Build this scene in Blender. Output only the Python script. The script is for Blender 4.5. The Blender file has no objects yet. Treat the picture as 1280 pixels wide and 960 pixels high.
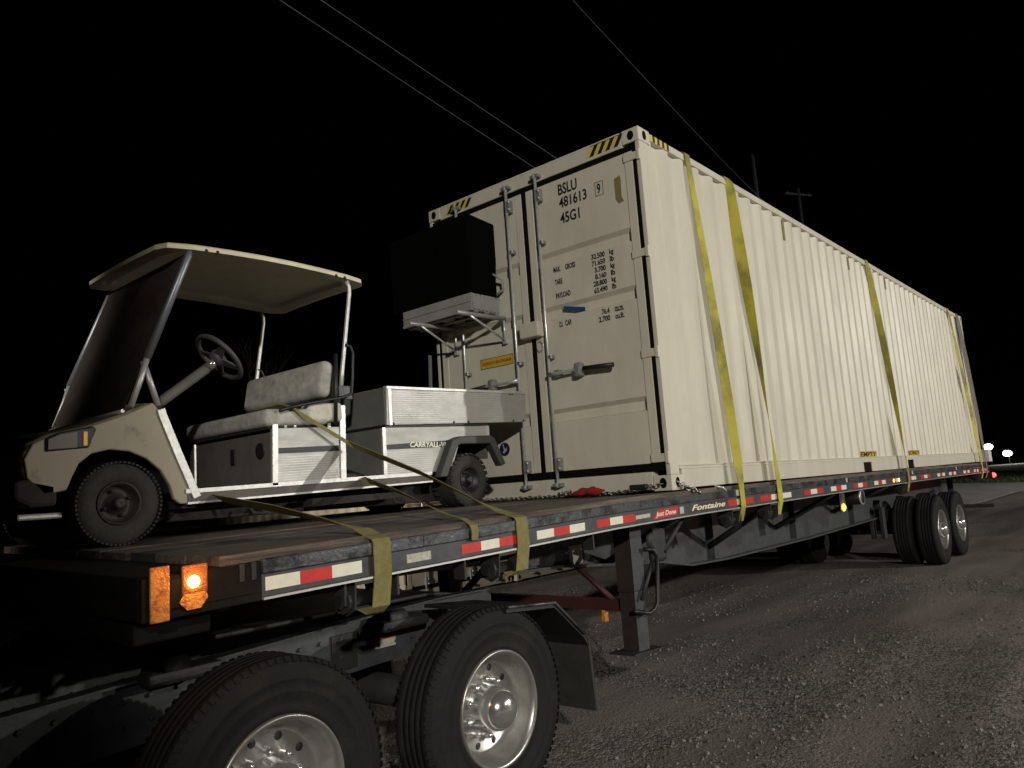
import bpy, math, random
from mathutils import Vector, Matrix, noise
R = math.radians
rnd = random.Random(7)
S = bpy.context.scene
C = S.collection

# ------------------------------------------------------------------ camera
# x runs along the trailer towards its tail, y away from the viewer, z=0 is the underside of the loaded container
CAM = Vector((-5.1617, -4.1020, 0.0819)); yaw, pitch, roll = 0.703692, 0.137493, -0.069730
F = Vector((math.cos(yaw)*math.cos(pitch), math.sin(yaw)*math.cos(pitch), math.sin(pitch)))
r0 = Vector((math.sin(yaw), -math.cos(yaw), 0)); u0 = r0.cross(F)
RR = math.cos(roll)*r0 + math.sin(roll)*u0; UU = -math.sin(roll)*r0 + math.cos(roll)*u0
cd = bpy.data.cameras.new('camera'); cam = bpy.data.objects.new('camera', cd); C.objects.link(cam)
M3 = Matrix((RR, UU, -F)).transposed()
cam.matrix_world = Matrix.Translation(CAM) @ M3.to_4x4()
cd.sensor_width = 36; cd.lens = 960.83/1280*36; cd.clip_start = .05; cd.clip_end = 2000
S.camera = cam
# ------------------------------------------------------------------ night sky
w = bpy.data.worlds.new('World'); S.world = w; w.use_nodes = True
nt = w.node_tree; bg = nt.nodes['Background']
sky = nt.nodes.new('ShaderNodeTexSky'); sky.sky_type = 'NISHITA'; sky.sun_disc = False
sky.sun_elevation = R(-9); sky.sun_rotation = R(120)
nt.links.new(sky.outputs[0], bg.inputs[0]); bg.inputs[1].default_value = .05
# ------------------------------------------------------------------ lights: the lamps of the lorry park
def point(name, loc, watts, col, rad):
    l = bpy.data.lights.new(name, 'POINT'); l.energy = watts; l.color = col; l.shadow_soft_size = rad
    o = bpy.data.objects.new(name, l); o.location = loc; C.objects.link(o); return o
def flood(name, loc, aim, watts, col, rad, half, blend):
    l = bpy.data.lights.new(name, 'SPOT'); l.energy = watts; l.color = col; l.shadow_soft_size = rad; l.spot_size = R(half*2); l.spot_blend = blend
    o = bpy.data.objects.new(name, l); o.location = loc; C.objects.link(o)
    o.rotation_euler = (Vector(aim)-Vector(loc)).to_track_quat('-Z', 'Y').to_euler(); return o
flood('yard_flood_a', (13.4, -20.6, 4.9), (21.7, 0, -.5), 8200, (1, .96, .86), .16, 65, .18)
flood('yard_flood_b', (7.0, -21.6, 4.9), (9.0, 0, 0), 2700, (1, .96, .86), .16, 35, .30)
flood('yard_flood_e', (42.0, -18.0, 6.5), (41, 5, -1.5), 9500, (1, .96, .88), .2, 48, .5)
flood('yard_flood_c', (-13.0, -15.0, 5.5), (6.7, -1.2, -.2), 8200, (1, .95, .84), .25, 22.8, .26)
flood('yard_flood_d', (-20.0, -2.0, 5.5), (5.0, 5.6, -1.3), 15000, (1, .93, .82), .30, 7, .35)
S.view_settings.view_transform = 'Standard'; S.view_settings.look = 'None'
S.view_settings.exposure = 0.0; S.view_settings.gamma = 1; S.view_settings.use_curve_mapping = False

# ------------------------------------------------------------------ materials
def mat(name, col, rough=.6, metal=0, var=.0, scale=6, bump=0, bscale=60, emit=0, spec=.5, col2=None, thr=.5, stretch=None, coat=0, alpha=1, trans=0):
    m = bpy.data.materials.new(name); m.use_nodes = True; t = m.node_tree; b = t.nodes['Principled BSDF']
    L = t.links.new
    b.inputs['Roughness'].default_value = rough; b.inputs['Metallic'].default_value = metal
    b.inputs['Specular IOR Level'].default_value = spec; b.inputs['Coat Weight'].default_value = coat
    b.inputs['Base Color'].default_value = (*col, 1); b.inputs['Alpha'].default_value = alpha
    b.inputs['Transmission Weight'].default_value = trans
    tc = t.nodes.new('ShaderNodeTexCoord'); mp = t.nodes.new('ShaderNodeMapping'); L(tc.outputs['Object'], mp.inputs[0])
    if stretch: mp.inputs['Scale'].default_value = stretch
    if var or col2:
        n = t.nodes.new('ShaderNodeTexNoise'); n.inputs['Scale'].default_value = scale; n.inputs['Detail'].default_value = 8
        n.inputs['Roughness'].default_value = .65
        L(mp.outputs[0], n.inputs[0])
        cr = t.nodes.new('ShaderNodeValToRGB')
        c2 = col2 if col2 else tuple(c*(1-var) for c in col); c1 = col if col2 else tuple(min(1, c*(1+var*.5)) for c in col)
        cr.color_ramp.elements[0].color = (*c2, 1); cr.color_ramp.elements[1].color = (*c1, 1)
        if col2: cr.color_ramp.elements[0].position = thr-.06; cr.color_ramp.elements[1].position = thr+.06
        else: cr.color_ramp.elements[0].position = .3; cr.color_ramp.elements[1].position = .7
        L(n.outputs[0], cr.inputs[0]); L(cr.outputs[0], b.inputs['Base Color'])
        mr = t.nodes.new('ShaderNodeMapRange'); mr.inputs['To Min'].default_value = min(1, rough+.12); mr.inputs['To Max'].default_value = max(.03, rough-.1)
        L(n.outputs[0], mr.inputs[0]); L(mr.outputs[0], b.inputs['Roughness'])
    if bump:
        n2 = t.nodes.new('ShaderNodeTexNoise'); n2.inputs['Scale'].default_value = bscale; n2.inputs['Detail'].default_value = 5
        L(mp.outputs[0], n2.inputs[0]); bp = t.nodes.new('ShaderNodeBump'); bp.inputs['Strength'].default_value = bump; bp.inputs['Distance'].default_value = .01
        L(n2.outputs[0], bp.inputs['Height']); L(bp.outputs[0], b.inputs['Normal'])
    if emit:
        b.inputs['Emission Color'].default_value = (*col, 1); b.inputs['Emission Strength'].default_value = emit
    return m
BEIGE = mat('container_paint', (.60, .565, .475), .45, var=.13, scale=3.2, bump=.14, bscale=9, stretch=(1, 1, .35))
BEIGE_OLD = mat('old_container_paint', (.50, .44, .33), .6, var=.25, scale=3)
GASKET = mat('rubber_gasket', (.0025, .0025, .0025), .85, spec=.15)
GALV = mat('galvanised_steel', (.64, .65, .66), .30, .45, var=.25, scale=30)
GALVD = mat('dull_forged_steel', (.30, .30, .30), .45, .4, var=.35, scale=40)
CHROME = mat('chrome', (.70, .70, .70), .16, .85)
ALUPOL = mat('polished_aluminium', (.38, .37, .355), .32, .75, var=.18, scale=14)
BLACKP = mat('black_plastic', (.012, .012, .013), .5)
BLACKLT = mat('lettering_black', (.012, .012, .012), .6)
TAN = mat('tan_tape', (.22, .18, .075), .7, var=.2)
YEL = mat('yellow_sign', (.60, .40, .035), .5, var=.2, scale=25)
HAZY = mat('hazard_yellow', (.62, .50, .10), .5)
REDTXT = mat('red_print', (.20, .04, .02), .6)
BLUE = mat('blue_tape', (.02, .06, .20), .5)
NAVY = mat('navy_emblem', (.012, .016, .05), .4)
PALEBLUE = mat('pale_emblem', (.35, .38, .50), .5)
TRAIL = mat('trailer_paint', (.052, .056, .063), .48, var=.45, scale=9, bump=.15, bscale=25)
NOSE = mat('shade_darkened_nose_steel', (.009, .0075, .0065), .75, var=.5, scale=9, spec=.2)  # dark steel, with the light's falloff towards the nose painted into its colour
TRAILD = mat('trailer_dark_steel', (.022, .022, .023), .6, var=.4, scale=8)
EDGE = mat('worn_rail', (.085, .09, .10), .36, .35, col2=(.022, .023, .026), scale=9, thr=.47, bump=.3, bscale=30)
LIP = mat('bare_aluminium_lip', (.75, .75, .72), .35, .8, var=.2, scale=20)
MAROON = mat('maroon_primer', (.060, .017, .017), .6, var=.4, scale=12)
PRIM = mat('brown_primer', (.032, .021, .020), .65, var=.4, scale=10)
WOOD = mat('deck_planks', (.14, .112, .092), .8, var=.8, scale=5, bump=.8, bscale=45, stretch=(.35, 5, 5))
TAPEW = mat('reflective_white', (.82, .80, .68), .35, var=.12, scale=50)
TAPER = mat('reflective_red', (.62, .035, .030), .35, var=.25, scale=40)
STICK = mat('white_sticker', (.50, .48, .42), .6, var=.35, scale=60)
ORANGE = mat('orange_sticker', (.45, .13, .03), .6)
RUB = mat('tyre_rubber', (.008, .008, .008), .78, spec=.3, col2=(.016, .0145, .013), scale=5, thr=.42, bump=.3, bscale=80)
RUBS = mat('dusty_tyre_rubber', (.030, .028, .026), .8, var=.35, scale=9, bump=.3, bscale=60)
STRAP = mat('strap_webbing', (.23, .20, .07), .7, var=.25, scale=30, bump=.5, bscale=220)
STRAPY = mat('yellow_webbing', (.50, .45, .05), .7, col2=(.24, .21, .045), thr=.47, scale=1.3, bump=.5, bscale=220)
STRAPG = mat('grey_webbing', (.16, .145, .12), .8, var=.2, scale=20)
ALU = mat('cart_aluminium', (.40, .395, .38), .5, .35, var=.16, scale=5, stretch=(1, 1, 3))
ALUW = mat('aluminium_trim', (.56, .555, .55), .4, .45, var=.15, scale=20)
CREAM = mat('cart_cream_body', (.31, .27, .195), .5, col2=(.17, .14, .10), thr=.37, scale=5, bump=.1, bscale=12)
CANOPY = mat('canopy_plastic', (.62, .57, .42), .5, var=.15, scale=4)
UNDER = mat('cart_underbody', (.02, .017, .015), .8, var=.4)
SEATM = mat('worn_vinyl', (.42, .405, .38), .62, var=.45, scale=11, bump=.4, bscale=30)
SEATT = mat('torn_seat_foam', (.60, .57, .50), .8, var=.3, scale=18)
PANEL = mat('dark_seat_panel', (.11, .098, .09), .7, var=.3, scale=5)
GREYP = mat('grey_bed_panel', (.13, .13, .12), .7, var=.3, scale=5)
TINT = mat('tinted_windshield', (.055, .046, .042), .6, var=.4, scale=5, spec=.12)
POSTB = mat('blue_grey_post', (.22, .24, .28), .4, .6)
LAMPG = mat('headlamp_glass', (.22, .20, .18), .15)
AMBP = mat('amber_plastic', (.62, .25, .04), .35, col2=(.36, .10, .012), scale=22, thr=.46, bump=.5, bscale=70)
AMBL = mat('lit_amber_lens', (1, .42, .03), .3, emit=9)
AMBG = mat('amber_hot_bulb', (1, .70, .25), .3, emit=70)
REDL = mat('lit_red_lens', (1, .05, .04), .3, emit=6)
PALLET = mat('grey_pallet_plastic', (.30, .30, .29), .6, var=.15)
TUBEW = mat('pale_tube', (.36, .36, .35), .45, .3)
NIGHTBLK = mat('matt_black_casing', (.0022, .0022, .0022), 1, spec=.05)
CHAINM = mat('chain_steel', (.42, .40, .36), .30, 1, var=.4, scale=40)
RAG = mat('red_cloth', (.30, .012, .015), .85, var=.3, scale=30)
WHITEB = mat('white_sheet_metal', (.55, .56, .56), .6)
POLEW = mat('pole_wood', (.075, .07, .065), .8, var=.3)
WIRE = mat('wire_metal', (.16, .16, .16), .5, .3)
POLED = mat('dark_lamp_post', (.015, .015, .015), .8)
LAMPW = mat('floodlight_lens', (1, .95, .86), .3, emit=14)

# ------------------------------------------------------------------ mesh building
class MB:
    def __init__(s): s.v = []; s.f = []; s.sm = []
    def add(s, vs, fs, smooth=False):
        n = len(s.v); s.v += [tuple(p) for p in vs]; s.f += [tuple(i+n for i in q) for q in fs]; s.sm += [smooth]*len(fs); return s
    def box(s, x0, x1, y0, y1, z0, z1, nx=1):
        vs = []; fs = []
        for i in range(nx+1):
            x = x0+(x1-x0)*i/nx; vs += [(x, y0, z0), (x, y1, z0), (x, y1, z1), (x, y0, z1)]
        for i in range(nx):
            a = 4*i
            for k in range(4): fs.append((a+k, a+(k+1) % 4, a+4+(k+1) % 4, a+4+k))
        fs.append((3, 2, 1, 0)); a = 4*nx; fs.append((a, a+1, a+2, a+3)); return s.add(vs, fs)
    def prism(s, pts, h0, h1, ax='y', smooth=False):   # polygon extruded along an axis
        n = len(pts)
        def P(p, h): return {'y': (p[0], h, p[1]), 'x': (h, p[0], p[1]), 'z': (p[0], p[1], h)}[ax]
        vs = [P(p, h0) for p in pts]+[P(p, h1) for p in pts]
        fs = [tuple(range(n-1, -1, -1)), tuple(range(n, 2*n))]+[(i, (i+1) % n, n+(i+1) % n, n+i) for i in range(n)]
        s.add(vs, fs[:2]); m = len(s.v)-2*n
        s.f += [tuple(i+m for i in q) for q in fs[2:]]; s.sm += [smooth]*n; return s
    def tube(s, pts, r, seg=10, cap=True):
        pts = [Vector(p) for p in pts]; n = len(pts); rs = r if isinstance(r, (list, tuple)) else [r]*n; vs = []; fs = []
        nrm = None
        for i, p in enumerate(pts):
            d = (pts[min(i+1, n-1)]-pts[max(i-1, 0)]).normalized()
            if nrm is None: nrm = d.orthogonal().normalized()
            else: nrm = (nrm-d*nrm.dot(d)).normalized()
            b = d.cross(nrm)
            for k in range(seg):
                a = 2*math.pi*k/seg; vs.append(p+(nrm*math.cos(a)+b*math.sin(a))*rs[i])
        for i in range(n-1):
            for k in range(seg): fs.append((i*seg+k, i*seg+(k+1) % seg, (i+1)*seg+(k+1) % seg, (i+1)*seg+k))
        s.add(vs, fs, True)
        if cap:
            m = len(s.v)-n*seg; s.f += [tuple(m+k for k in range(seg-1, -1, -1)), tuple(m+(n-1)*seg+k for k in range(seg))]; s.sm += [False]*2
        return s
    def lathe(s, prof, c=(0, 0, 0), ax='y', seg=48, closed=False, smooth=True):   # prof: (axial, radius)
        c = Vector(c); vs = []; fs = []; n = len(prof)
        E = {'y': (Vector((0, 1, 0)), Vector((1, 0, 0)), Vector((0, 0, 1))), 'x': (Vector((1, 0, 0)), Vector((0, 1, 0)), Vector((0, 0, 1))), 'z': (Vector((0, 0, 1)), Vector((1, 0, 0)), Vector((0, 1, 0)))}[ax]
        for k in range(seg):
            a = 2*math.pi*k/seg; d = E[1]*math.cos(a)+E[2]*math.sin(a)
            vs += [c+E[0]*p[0]+d*p[1] for p in prof]
        m = n if closed else n-1
        for k in range(seg):
            for i in range(m):
                j = (i+1) % n; fs.append((k*n+i, k*n+j, ((k+1) % seg)*n+j, ((k+1) % seg)*n+i))
        return s.add(vs, fs, smooth)
    def ribbon(s, cs, ws, th=.003):   # centre points, half-width vectors
        cs = [Vector(c) for c in cs]; ws = [Vector(x) for x in ws]; n = len(cs); vs = []; fs = []
        for i in range(n):
            d = (cs[min(i+1, n-1)]-cs[max(i-1, 0)]).normalized(); nn = d.cross(ws[i]).normalized()*th/2
            vs += [cs[i]-ws[i]-nn, cs[i]+ws[i]-nn, cs[i]+ws[i]+nn, cs[i]-ws[i]+nn]
        for i in range(n-1):
            for k in range(4): fs.append((4*i+k, 4*i+(k+1) % 4, 4*i+4+(k+1) % 4, 4*i+4+k))
        fs += [(3, 2, 1, 0), (4*n-4, 4*n-3, 4*n-2, 4*n-1)]
        return s.add(vs, fs)
    def build(s, name, m, parent=None, bevel=0, warp=None, label=None, seg=2, sub=0):
        me = bpy.data.meshes.new(name); vs = [warp(*p) if warp else p for p in s.v]
        me.from_pydata(vs, [], s.f); me.polygons.foreach_set('use_smooth', s.sm)
        import bmesh; b = bmesh.new(); b.from_mesh(me); bmesh.ops.recalc_face_normals(b, faces=b.faces); b.to_mesh(me); b.free()
        for x in (m if isinstance(m, list) else [m]): me.materials.append(x)
        o = bpy.data.objects.new(name, me); C.objects.link(o)
        if parent: o.parent = parent; o.matrix_parent_inverse = parent_world(parent).inverted()
        if label: o['label'] = label
        if bevel:
            q = o.modifiers.new('bevel', 'BEVEL'); q.width = bevel; q.segments = seg; q.limit_method = 'ANGLE'; q.angle_limit = R(35)
        if sub:
            q = o.modifiers.new('sub', 'SUBSURF'); q.levels = sub; q.render_levels = sub
        return o
def parent_world(p):
    M = Matrix.Translation(p.location) @ p.rotation_euler.to_matrix().to_4x4()
    return (parent_world(p.parent) @ p.matrix_parent_inverse @ M) if p.parent else M
def tag(o, label=None, cat=None, group=None, kind=None):
    if label: o['label'] = label
    if cat: o['category'] = cat
    if group: o['group'] = group
    if kind: o['kind'] = kind
    return o
def thing(name, loc, label, cat, group=None):
    o = bpy.data.objects.new(name, None); o.location = loc; o.empty_display_size = .2; C.objects.link(o); return tag(o, label, cat, group)
def copy_tree(o, parent=None):
    c = o.copy(); C.objects.link(c)
    if parent: c.parent = parent
    for ch in list(o.children): copy_tree(ch, c)
    return c
def text(body, box, plane, m, parent, name='lettering', bold=0, shear=0, warp=None, th=.0012):
    # box: left, right, bottom, top in the plane's own (horizontal, z); plane 'door' looks to -x, 'side' to -y
    cu = bpy.data.curves.new('t', 'FONT'); cu.body = body; cu.offset = bold; cu.shear = shear; cu.resolution_u = 3; cu.extrude = .001
    o = bpy.data.objects.new('t', cu); C.objects.link(o)
    bpy.context.view_layer.update()
    me = bpy.data.meshes.new_from_object(o.evaluated_get(bpy.context.evaluated_depsgraph_get()))
    bpy.data.objects.remove(o)
    xs = [v.co.x for v in me.vertices]; ys = [v.co.y for v in me.vertices]; x0, x1, y0, y1 = min(xs), max(xs), min(ys), max(ys)
    l, r_, b_, t_, off = box
    for v in me.vertices:
        u = l+(v.co.x-x0)/(x1-x0)*(r_-l); z = b_+(v.co.y-y0)/(y1-y0)*(t_-b_); d = th if v.co.z > 0 else 0
        p = (off-d, u, z) if plane == 'door' else (u, off-d, z)
        v.co = warp(*p) if warp else p
    me.materials.clear(); me.materials.append(m)
    me.name = name; o = bpy.data.objects.new(name, me); C.objects.link(o); o.parent = parent; o.matrix_parent_inverse = parent_world(parent).inverted(); return o
def interp(t, xs, ys):
    if t <= xs[0]: return ys[0]
    for i in range(len(xs)-1):
        if t <= xs[i+1]:
            k = (t-xs[i])/(xs[i+1]-xs[i]); return ys[i]+(ys[i+1]-ys[i])*k
    return ys[-1]
def gz(x):
    k = min(1, max(0, (6-x)/8)); k = k*k*(3-2*k); return -1.47-.09*k

# ------------------------------------------------------------------ ground
def ground_mat():
    m = bpy.data.materials.new('gravel_lot'); m.use_nodes = True; t = m.node_tree; b = t.nodes['Principled BSDF']; L = t.links.new
    tc = t.nodes.new('ShaderNodeTexCoord')
    vo = t.nodes.new('ShaderNodeTexVoronoi'); vo.inputs['Scale'].default_value = 42; L(tc.outputs['Object'], vo.inputs[0])
    vo2 = t.nodes.new('ShaderNodeTexVoronoi'); vo2.inputs['Scale'].default_value = 105; L(tc.outputs['Object'], vo2.inputs[0])
    big = t.nodes.new('ShaderNodeTexNoise'); big.inputs['Scale'].default_value = .55; big.inputs['Detail'].default_value = 6; big.inputs['Distortion'].default_value = .6
    L(tc.outputs['Object'], big.inputs[0])
    fin = t.nodes.new('ShaderNodeTexNoise'); fin.inputs['Scale'].default_value = 260; L(tc.outputs['Object'], fin.inputs[0])
    c1 = t.nodes.new('ShaderNodeValToRGB'); c1.color_ramp.elements[0].color = (.038, .032, .030, 1); c1.color_ramp.elements[1].color = (.22, .196, .182, 1)
    sep = t.nodes.new('ShaderNodeSeparateColor'); L(vo.outputs['Color'], sep.inputs[0]); L(sep.outputs[0], c1.inputs[0])
    c2 = t.nodes.new('ShaderNodeValToRGB'); c2.color_ramp.elements[0].color = (.085, .072, .066, 1); c2.color_ramp.elements[1].color = (.205, .180, .166, 1)
    L(fin.outputs[0], c2.inputs[0])
    rm = t.nodes.new('ShaderNodeMapRange'); rm.inputs['From Min'].default_value = .40; rm.inputs['From Max'].default_value = .54; L(big.outputs[0], rm.inputs[0])
    rs = t.nodes.new('ShaderNodeMath'); rs.operation = 'MULTIPLY'; rs.inputs[1].default_value = .8; L(rm.outputs[0], rs.inputs[0])
    mx = t.nodes.new('ShaderNodeMix'); mx.data_type = 'RGBA'; L(rs.outputs[0], mx.inputs[0]); L(c1.outputs[0], mx.inputs[6]); L(c2.outputs[0], mx.inputs[7])
    mp = t.nodes.new('ShaderNodeMapping'); mp.inputs['Rotation'].default_value = (0, 0, R(-34)); mp.inputs['Scale'].default_value = (.16, 1.5, 1); L(tc.outputs['Object'], mp.inputs[0])
    tr = t.nodes.new('ShaderNodeTexNoise'); tr.inputs['Scale'].default_value = 1.1; tr.inputs['Detail'].default_value = 5; L(mp.outputs[0], tr.inputs[0])
    tm = t.nodes.new('ShaderNodeMapRange'); tm.inputs['From Min'].default_value = .38; tm.inputs['From Max'].default_value = .62; tm.inputs['To Min'].default_value = .60; tm.inputs['To Max'].default_value = 1.30; L(tr.outputs[0], tm.inputs[0])
    vm = t.nodes.new('ShaderNodeVectorMath'); vm.operation = 'SCALE'; L(mx.outputs[2], vm.inputs[0]); L(tm.outputs[0], vm.inputs['Scale'])
    L(vm.outputs[0], b.inputs['Base Color']); b.inputs['Roughness'].default_value = .85
    ad = t.nodes.new('ShaderNodeMath'); ad.operation = 'ADD'; L(vo.outputs['Distance'], ad.inputs[0]); 
    h2 = t.nodes.new('ShaderNodeMath'); h2.operation = 'MULTIPLY'; h2.inputs[1].default_value = .5; L(vo2.outputs['Distance'], h2.inputs[0]); L(h2.outputs[0], ad.inputs[1])
    bp = t.nodes.new('ShaderNodeBump'); bp.inputs['Strength'].default_value = .9; bp.inputs['Distance'].default_value = .022; bp.invert = True
    bs = t.nodes.new('ShaderNodeMapRange'); bs.inputs['To Min'].default_value = 1.0; bs.inputs['To Max'].default_value = .30; L(rm.outputs[0], bs.inputs[0]); L(bs.outputs[0], bp.inputs['Strength'])
    L(ad.outputs[0], bp.inputs['Height']); L(bp.outputs[0], b.inputs['Normal'])
    return m
GRAVEL = ground_mat()
def hz(x, y):
    return .014*math.sin(1.3*x+.7*y)+.012*math.sin(-.8*x+1.9*y+1)+.008*math.sin(3.1*x-2.2*y)+.006*math.sin(5.3*y+2.1*x)
def ground():
    def axis(lo, mid0, mid1, hi, step):
        a = []; x = mid0
        while x <= mid1: a.append(x); x += step
        q = a[-1]; k = step
        while q < hi: k *= 1.5; q += k; a.append(q)
        q = a[0]; k = step; pre = []
        while q > lo: k *= 1.5; q -= k; pre.append(q)
        return pre[::-1]+a
    X = axis(-400, -9, 14, 900, .14); Y = axis(-500, -7, 7, 500, .14)
    mb = MB(); vs = []
    for x in X:
        for y in Y:
            k = max(0, min(1, 1-max(abs(x-2)-12, abs(y)-8, 0)/4)); vs.append((x, y, gz(x)+hz(x, y)*k-.0*(1-k)))
    n = len(Y); fs = [(i*n+j, (i+1)*n+j, (i+1)*n+j+1, i*n+j+1) for i in range(len(X)-1) for j in range(n-1)]
    mb.add(vs, fs, True); tag(mb.build('ground', GRAVEL), kind='structure')
ground()
mb = MB(); vs = []; fs = []
for k in range(30000):    # loose stones
    d = rnd.random()**.75*11+1.2; a = rnd.uniform(-.95, .78)
    x = CAM.x+d*math.cos(yaw+a*.85); y = CAM.y+d*math.sin(yaw+a*.85)
    if noise.noise(Vector((x*.55, y*.9, 3))) < -.02+rnd.uniform(-.12, .12): continue
    r = rnd.choice((.004, .006, .007, .008, .010, .012, .018))*rnd.uniform(.7, 1.15); z = gz(x)+hz(x, y)+r*.25
    n = len(vs); q = rnd.uniform(0, 6.28); e = rnd.uniform(.6, 1)
    for i in range(4): vs.append((x+r*math.cos(q+i*1.57+rnd.uniform(-.3, .3)), y+r*e*math.sin(q+i*1.57), z+rnd.uniform(-.2, .3)*r))
    vs += [(x+rnd.uniform(-.3, .3)*r, y+rnd.uniform(-.3, .3)*r, z+r*.8), (x, y, z-r)]
    fs += [(n, n+1, n+4), (n+1, n+2, n+4), (n+2, n+3, n+4), (n+3, n, n+4), (n+1, n, n+5), (n+2, n+1, n+5), (n+3, n+2, n+5), (n, n+3, n+5)]
mb.add(vs, fs)
STONE = mat('loose_stone', (.24, .222, .215), .8, col2=(.075, .067, .064), scale=9, thr=.52)
tag(mb.build('gravel_stones', STONE), 'loose grey crushed stones scattered over the lorry park', 'gravel', kind='stuff')
ROADM = mat('pale_gravel_road', (.34, .33, .31), .85, var=.35, scale=1.2, bump=.6, bscale=12)
road = [(14, 4.2), (20, 2.2), (26.4, 1.42), (36.5, 1.38), (43, -.8), (47.3, 2.8), (51.7, 6.4), (75, 26), (14, 26)]
mb = MB(); mb.prism(road, -1.50, -1.462, 'z'); tag(mb.build('gravel_road', ROADM), kind='structure')
GRASSM = mat('grass_ground', (.045, .065, .020), .9, var=.5, scale=1.5, bump=.8, bscale=8)
mb = MB(); mb.prism([(43, -.9), (47.3, 2.8), (51.7, 6.4), (75, 26), (180, 120), (180, -90), (43, -90)], -1.52, -1.455, 'z')
tag(mb.build('grass_field', GRASSM), kind='structure')
BLADE = mat('grass_blades', (.045, .065, .020), .7, var=.5, scale=3)
mb = MB(); vs = []; fs = []
for k in range(9000):
    x = 44+rnd.random()**1.6*50; lo = (x-47.3)*.82+2.6 if x > 44 else 0; y = rnd.uniform(max(-9, lo-26), min(lo-.3, 14))
    h = rnd.uniform(.06, .22); a = rnd.uniform(0, 6.28); c, s_ = math.cos(a)*.03, math.sin(a)*.03; n = len(vs)
    vs += [(x-c, y-s_, -1.456), (x+c, y+s_, -1.456), (x+rnd.uniform(-.06, .06), y+rnd.uniform(-.06, .06), -1.456+h)]; fs.append((n, n+1, n+2))
mb.add(vs, fs); tag(mb.build('grass', BLADE), 'short green grass beyond the pale gravel road', 'grass', kind='stuff')

# ------------------------------------------------------------------ flatbed trailer
def rz(x): return interp(x, (-3.95, -3.46, -2.2, -1.5, -.9, 0, .4, 1.5, 3, 7, 12.2), (-.132, -.119, -.089, -.069, -.053, -.041, -.037, -.034, -.030, -.024, -.040))
def sk(x): return interp(x, (-3.9, -.9, .3), (.022, .008, 0))
def W(x, y, z): return (x, y, z+rz(x)+sk(x)*(y+1.30))
def Wr(x, y, z): return (x, y, z+rz(x))
T = thing('flatbed_trailer', (4, 0, -1.47), 'long dark grey flatbed semi trailer carrying the beige container and the golf cart', 'trailer')
for k in range(9):    # planks
    y0 = -1.265+k*2.53/9
    if k in (2, 6): continue
    MB().box(-3.62, 12.12, y0+.006, y0+2.53/9-.006, -.01, .030-.003*(k % 2), 80).build('deck_plank', WOOD, T, bevel=.004, warp=W, seg=1)
for k in (2, 6):
    y0 = -1.265+k*2.53/9
    MB().box(-3.60, 12.12, y0+.006, y0+2.53/9-.006, -.01, .026, 80).build('deck_rail', TRAIL, T, warp=W)
for s in (-1, 1):
    a, b = (-1.300, -1.268) if s < 0 else (1.268, 1.300)
    ww = W if s > 0 else Wr
    mb = MB().box(-3.46, 12.16, a, b, -.058, .0, 90)
    mb.build('rub_rail', EDGE, T, bevel=.005, warp=ww)
    a, b = (-1.288, -1.262) if s < 0 else (1.262, 1.288)
    MB().box(-3.46, 12.16, a, b, -.148, -.0585, 90).build('side_band', TRAIL, T, bevel=.004, warp=ww)
    MB().box(-3.93, -3.4605, a, b, -.160, -.008, 8).build('nose_side_plate', NOSE, T, bevel=.004, warp=ww)
    a, b = (-1.302, -1.2) if s < 0 else (1.2, 1.302)
    MB().box(-3.46, 12.16, a, b, -.158, -.1485, 90).build('bottom_lip', LIP, T, warp=ww)
    for i in range(22):  # stake pockets / spacers behind the rub rail
        x = -3.3+i*.70
        if s < 0: MB().box(x, x+.05, -1.3035, -1.27, -.055, -.004).build('stake_pocket', GALV if i % 4 == 2 else EDGE, T, bevel=.004, warp=Wr)
# nose
MB().box(-3.93, -3.63, -1.262, 1.262, -.16, -.004, 4).build('nose_plate', NOSE, T, bevel=.006, warp=W)
MB().box(-3.90, -3.60, -1.15, 1.15, -.26, -.165, 4).build('front_bolster', NOSE, T, bevel=.01, warp=W)
MB().box(-3.9, -3.5, -1.296, -1.289, -.125, -.02, 4).build('side_patch_plate', NOSE, T, warp=Wr)
for x in (-3.56, -3.51): MB().box(x, x+.02, -1.303, -1.29, -.075, -.005).build('rail_end_stop', TRAILD, T, bevel=.003, warp=Wr)
# crossmembers
x = -3.3
while x < 12:
    MB().box(x, x+.05, -1.2, 1.2, -.15, -.012, 1).build('crossmember', TRAILD, T, warp=W); x += .42
# main beams
top = [(-3.6, -.16), (12.1, -.16)]
bot = [(12.1, -.56), (9.9, -.62), (7.6, -.70), (4.6, -.74), (2.2, -.735), (1.45, -.71), (.9, -.62), (.2, -.56), (-.55, -.49), (-1.0, -.475), (-1.15, -.36), (-3.6, -.34)]
for s in (-1, 1):
    y = s*.45
    MB().prism([(a, b) for a, b in top]+bot, y-.008, y+.008).build('main_beam', TRAIL, T)
    mb = MB()
    for (xa, za), (xb, zb) in zip(bot[::-1][:-1], bot[::-1][1:]):
        mb.add([(xa, y-.09, za), (xb, y-.09, zb), (xb, y+.09, zb), (xa, y+.09, za), (xa, y-.09, za-.018), (xb, y-.09, zb-.018), (xb, y+.09, zb-.018), (xa, y+.09, za-.018)],
               [(0, 1, 2, 3), (7, 6, 5, 4), (0, 4, 5, 1), (1, 5, 6, 2), (2, 6, 7, 3), (3, 7, 4, 0)])
    mb.build('beam_flange', TRAIL, T)
for x in (1.95, 4.1, 6.3): MB().box(x, x+.012, -.53, -.459, -.72, -.17).build('web_stiffener', TRAIL, T, bevel=.003)
MB().box(-1.05, -.35, -.475, -.459, -.47, -.17).build('doubler_plate', EDGE, T, bevel=.003)
MB().box(-.36, -.19, -.480, -.4755, -.51, -.37).build('data_sticker', STICK, T)
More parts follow.
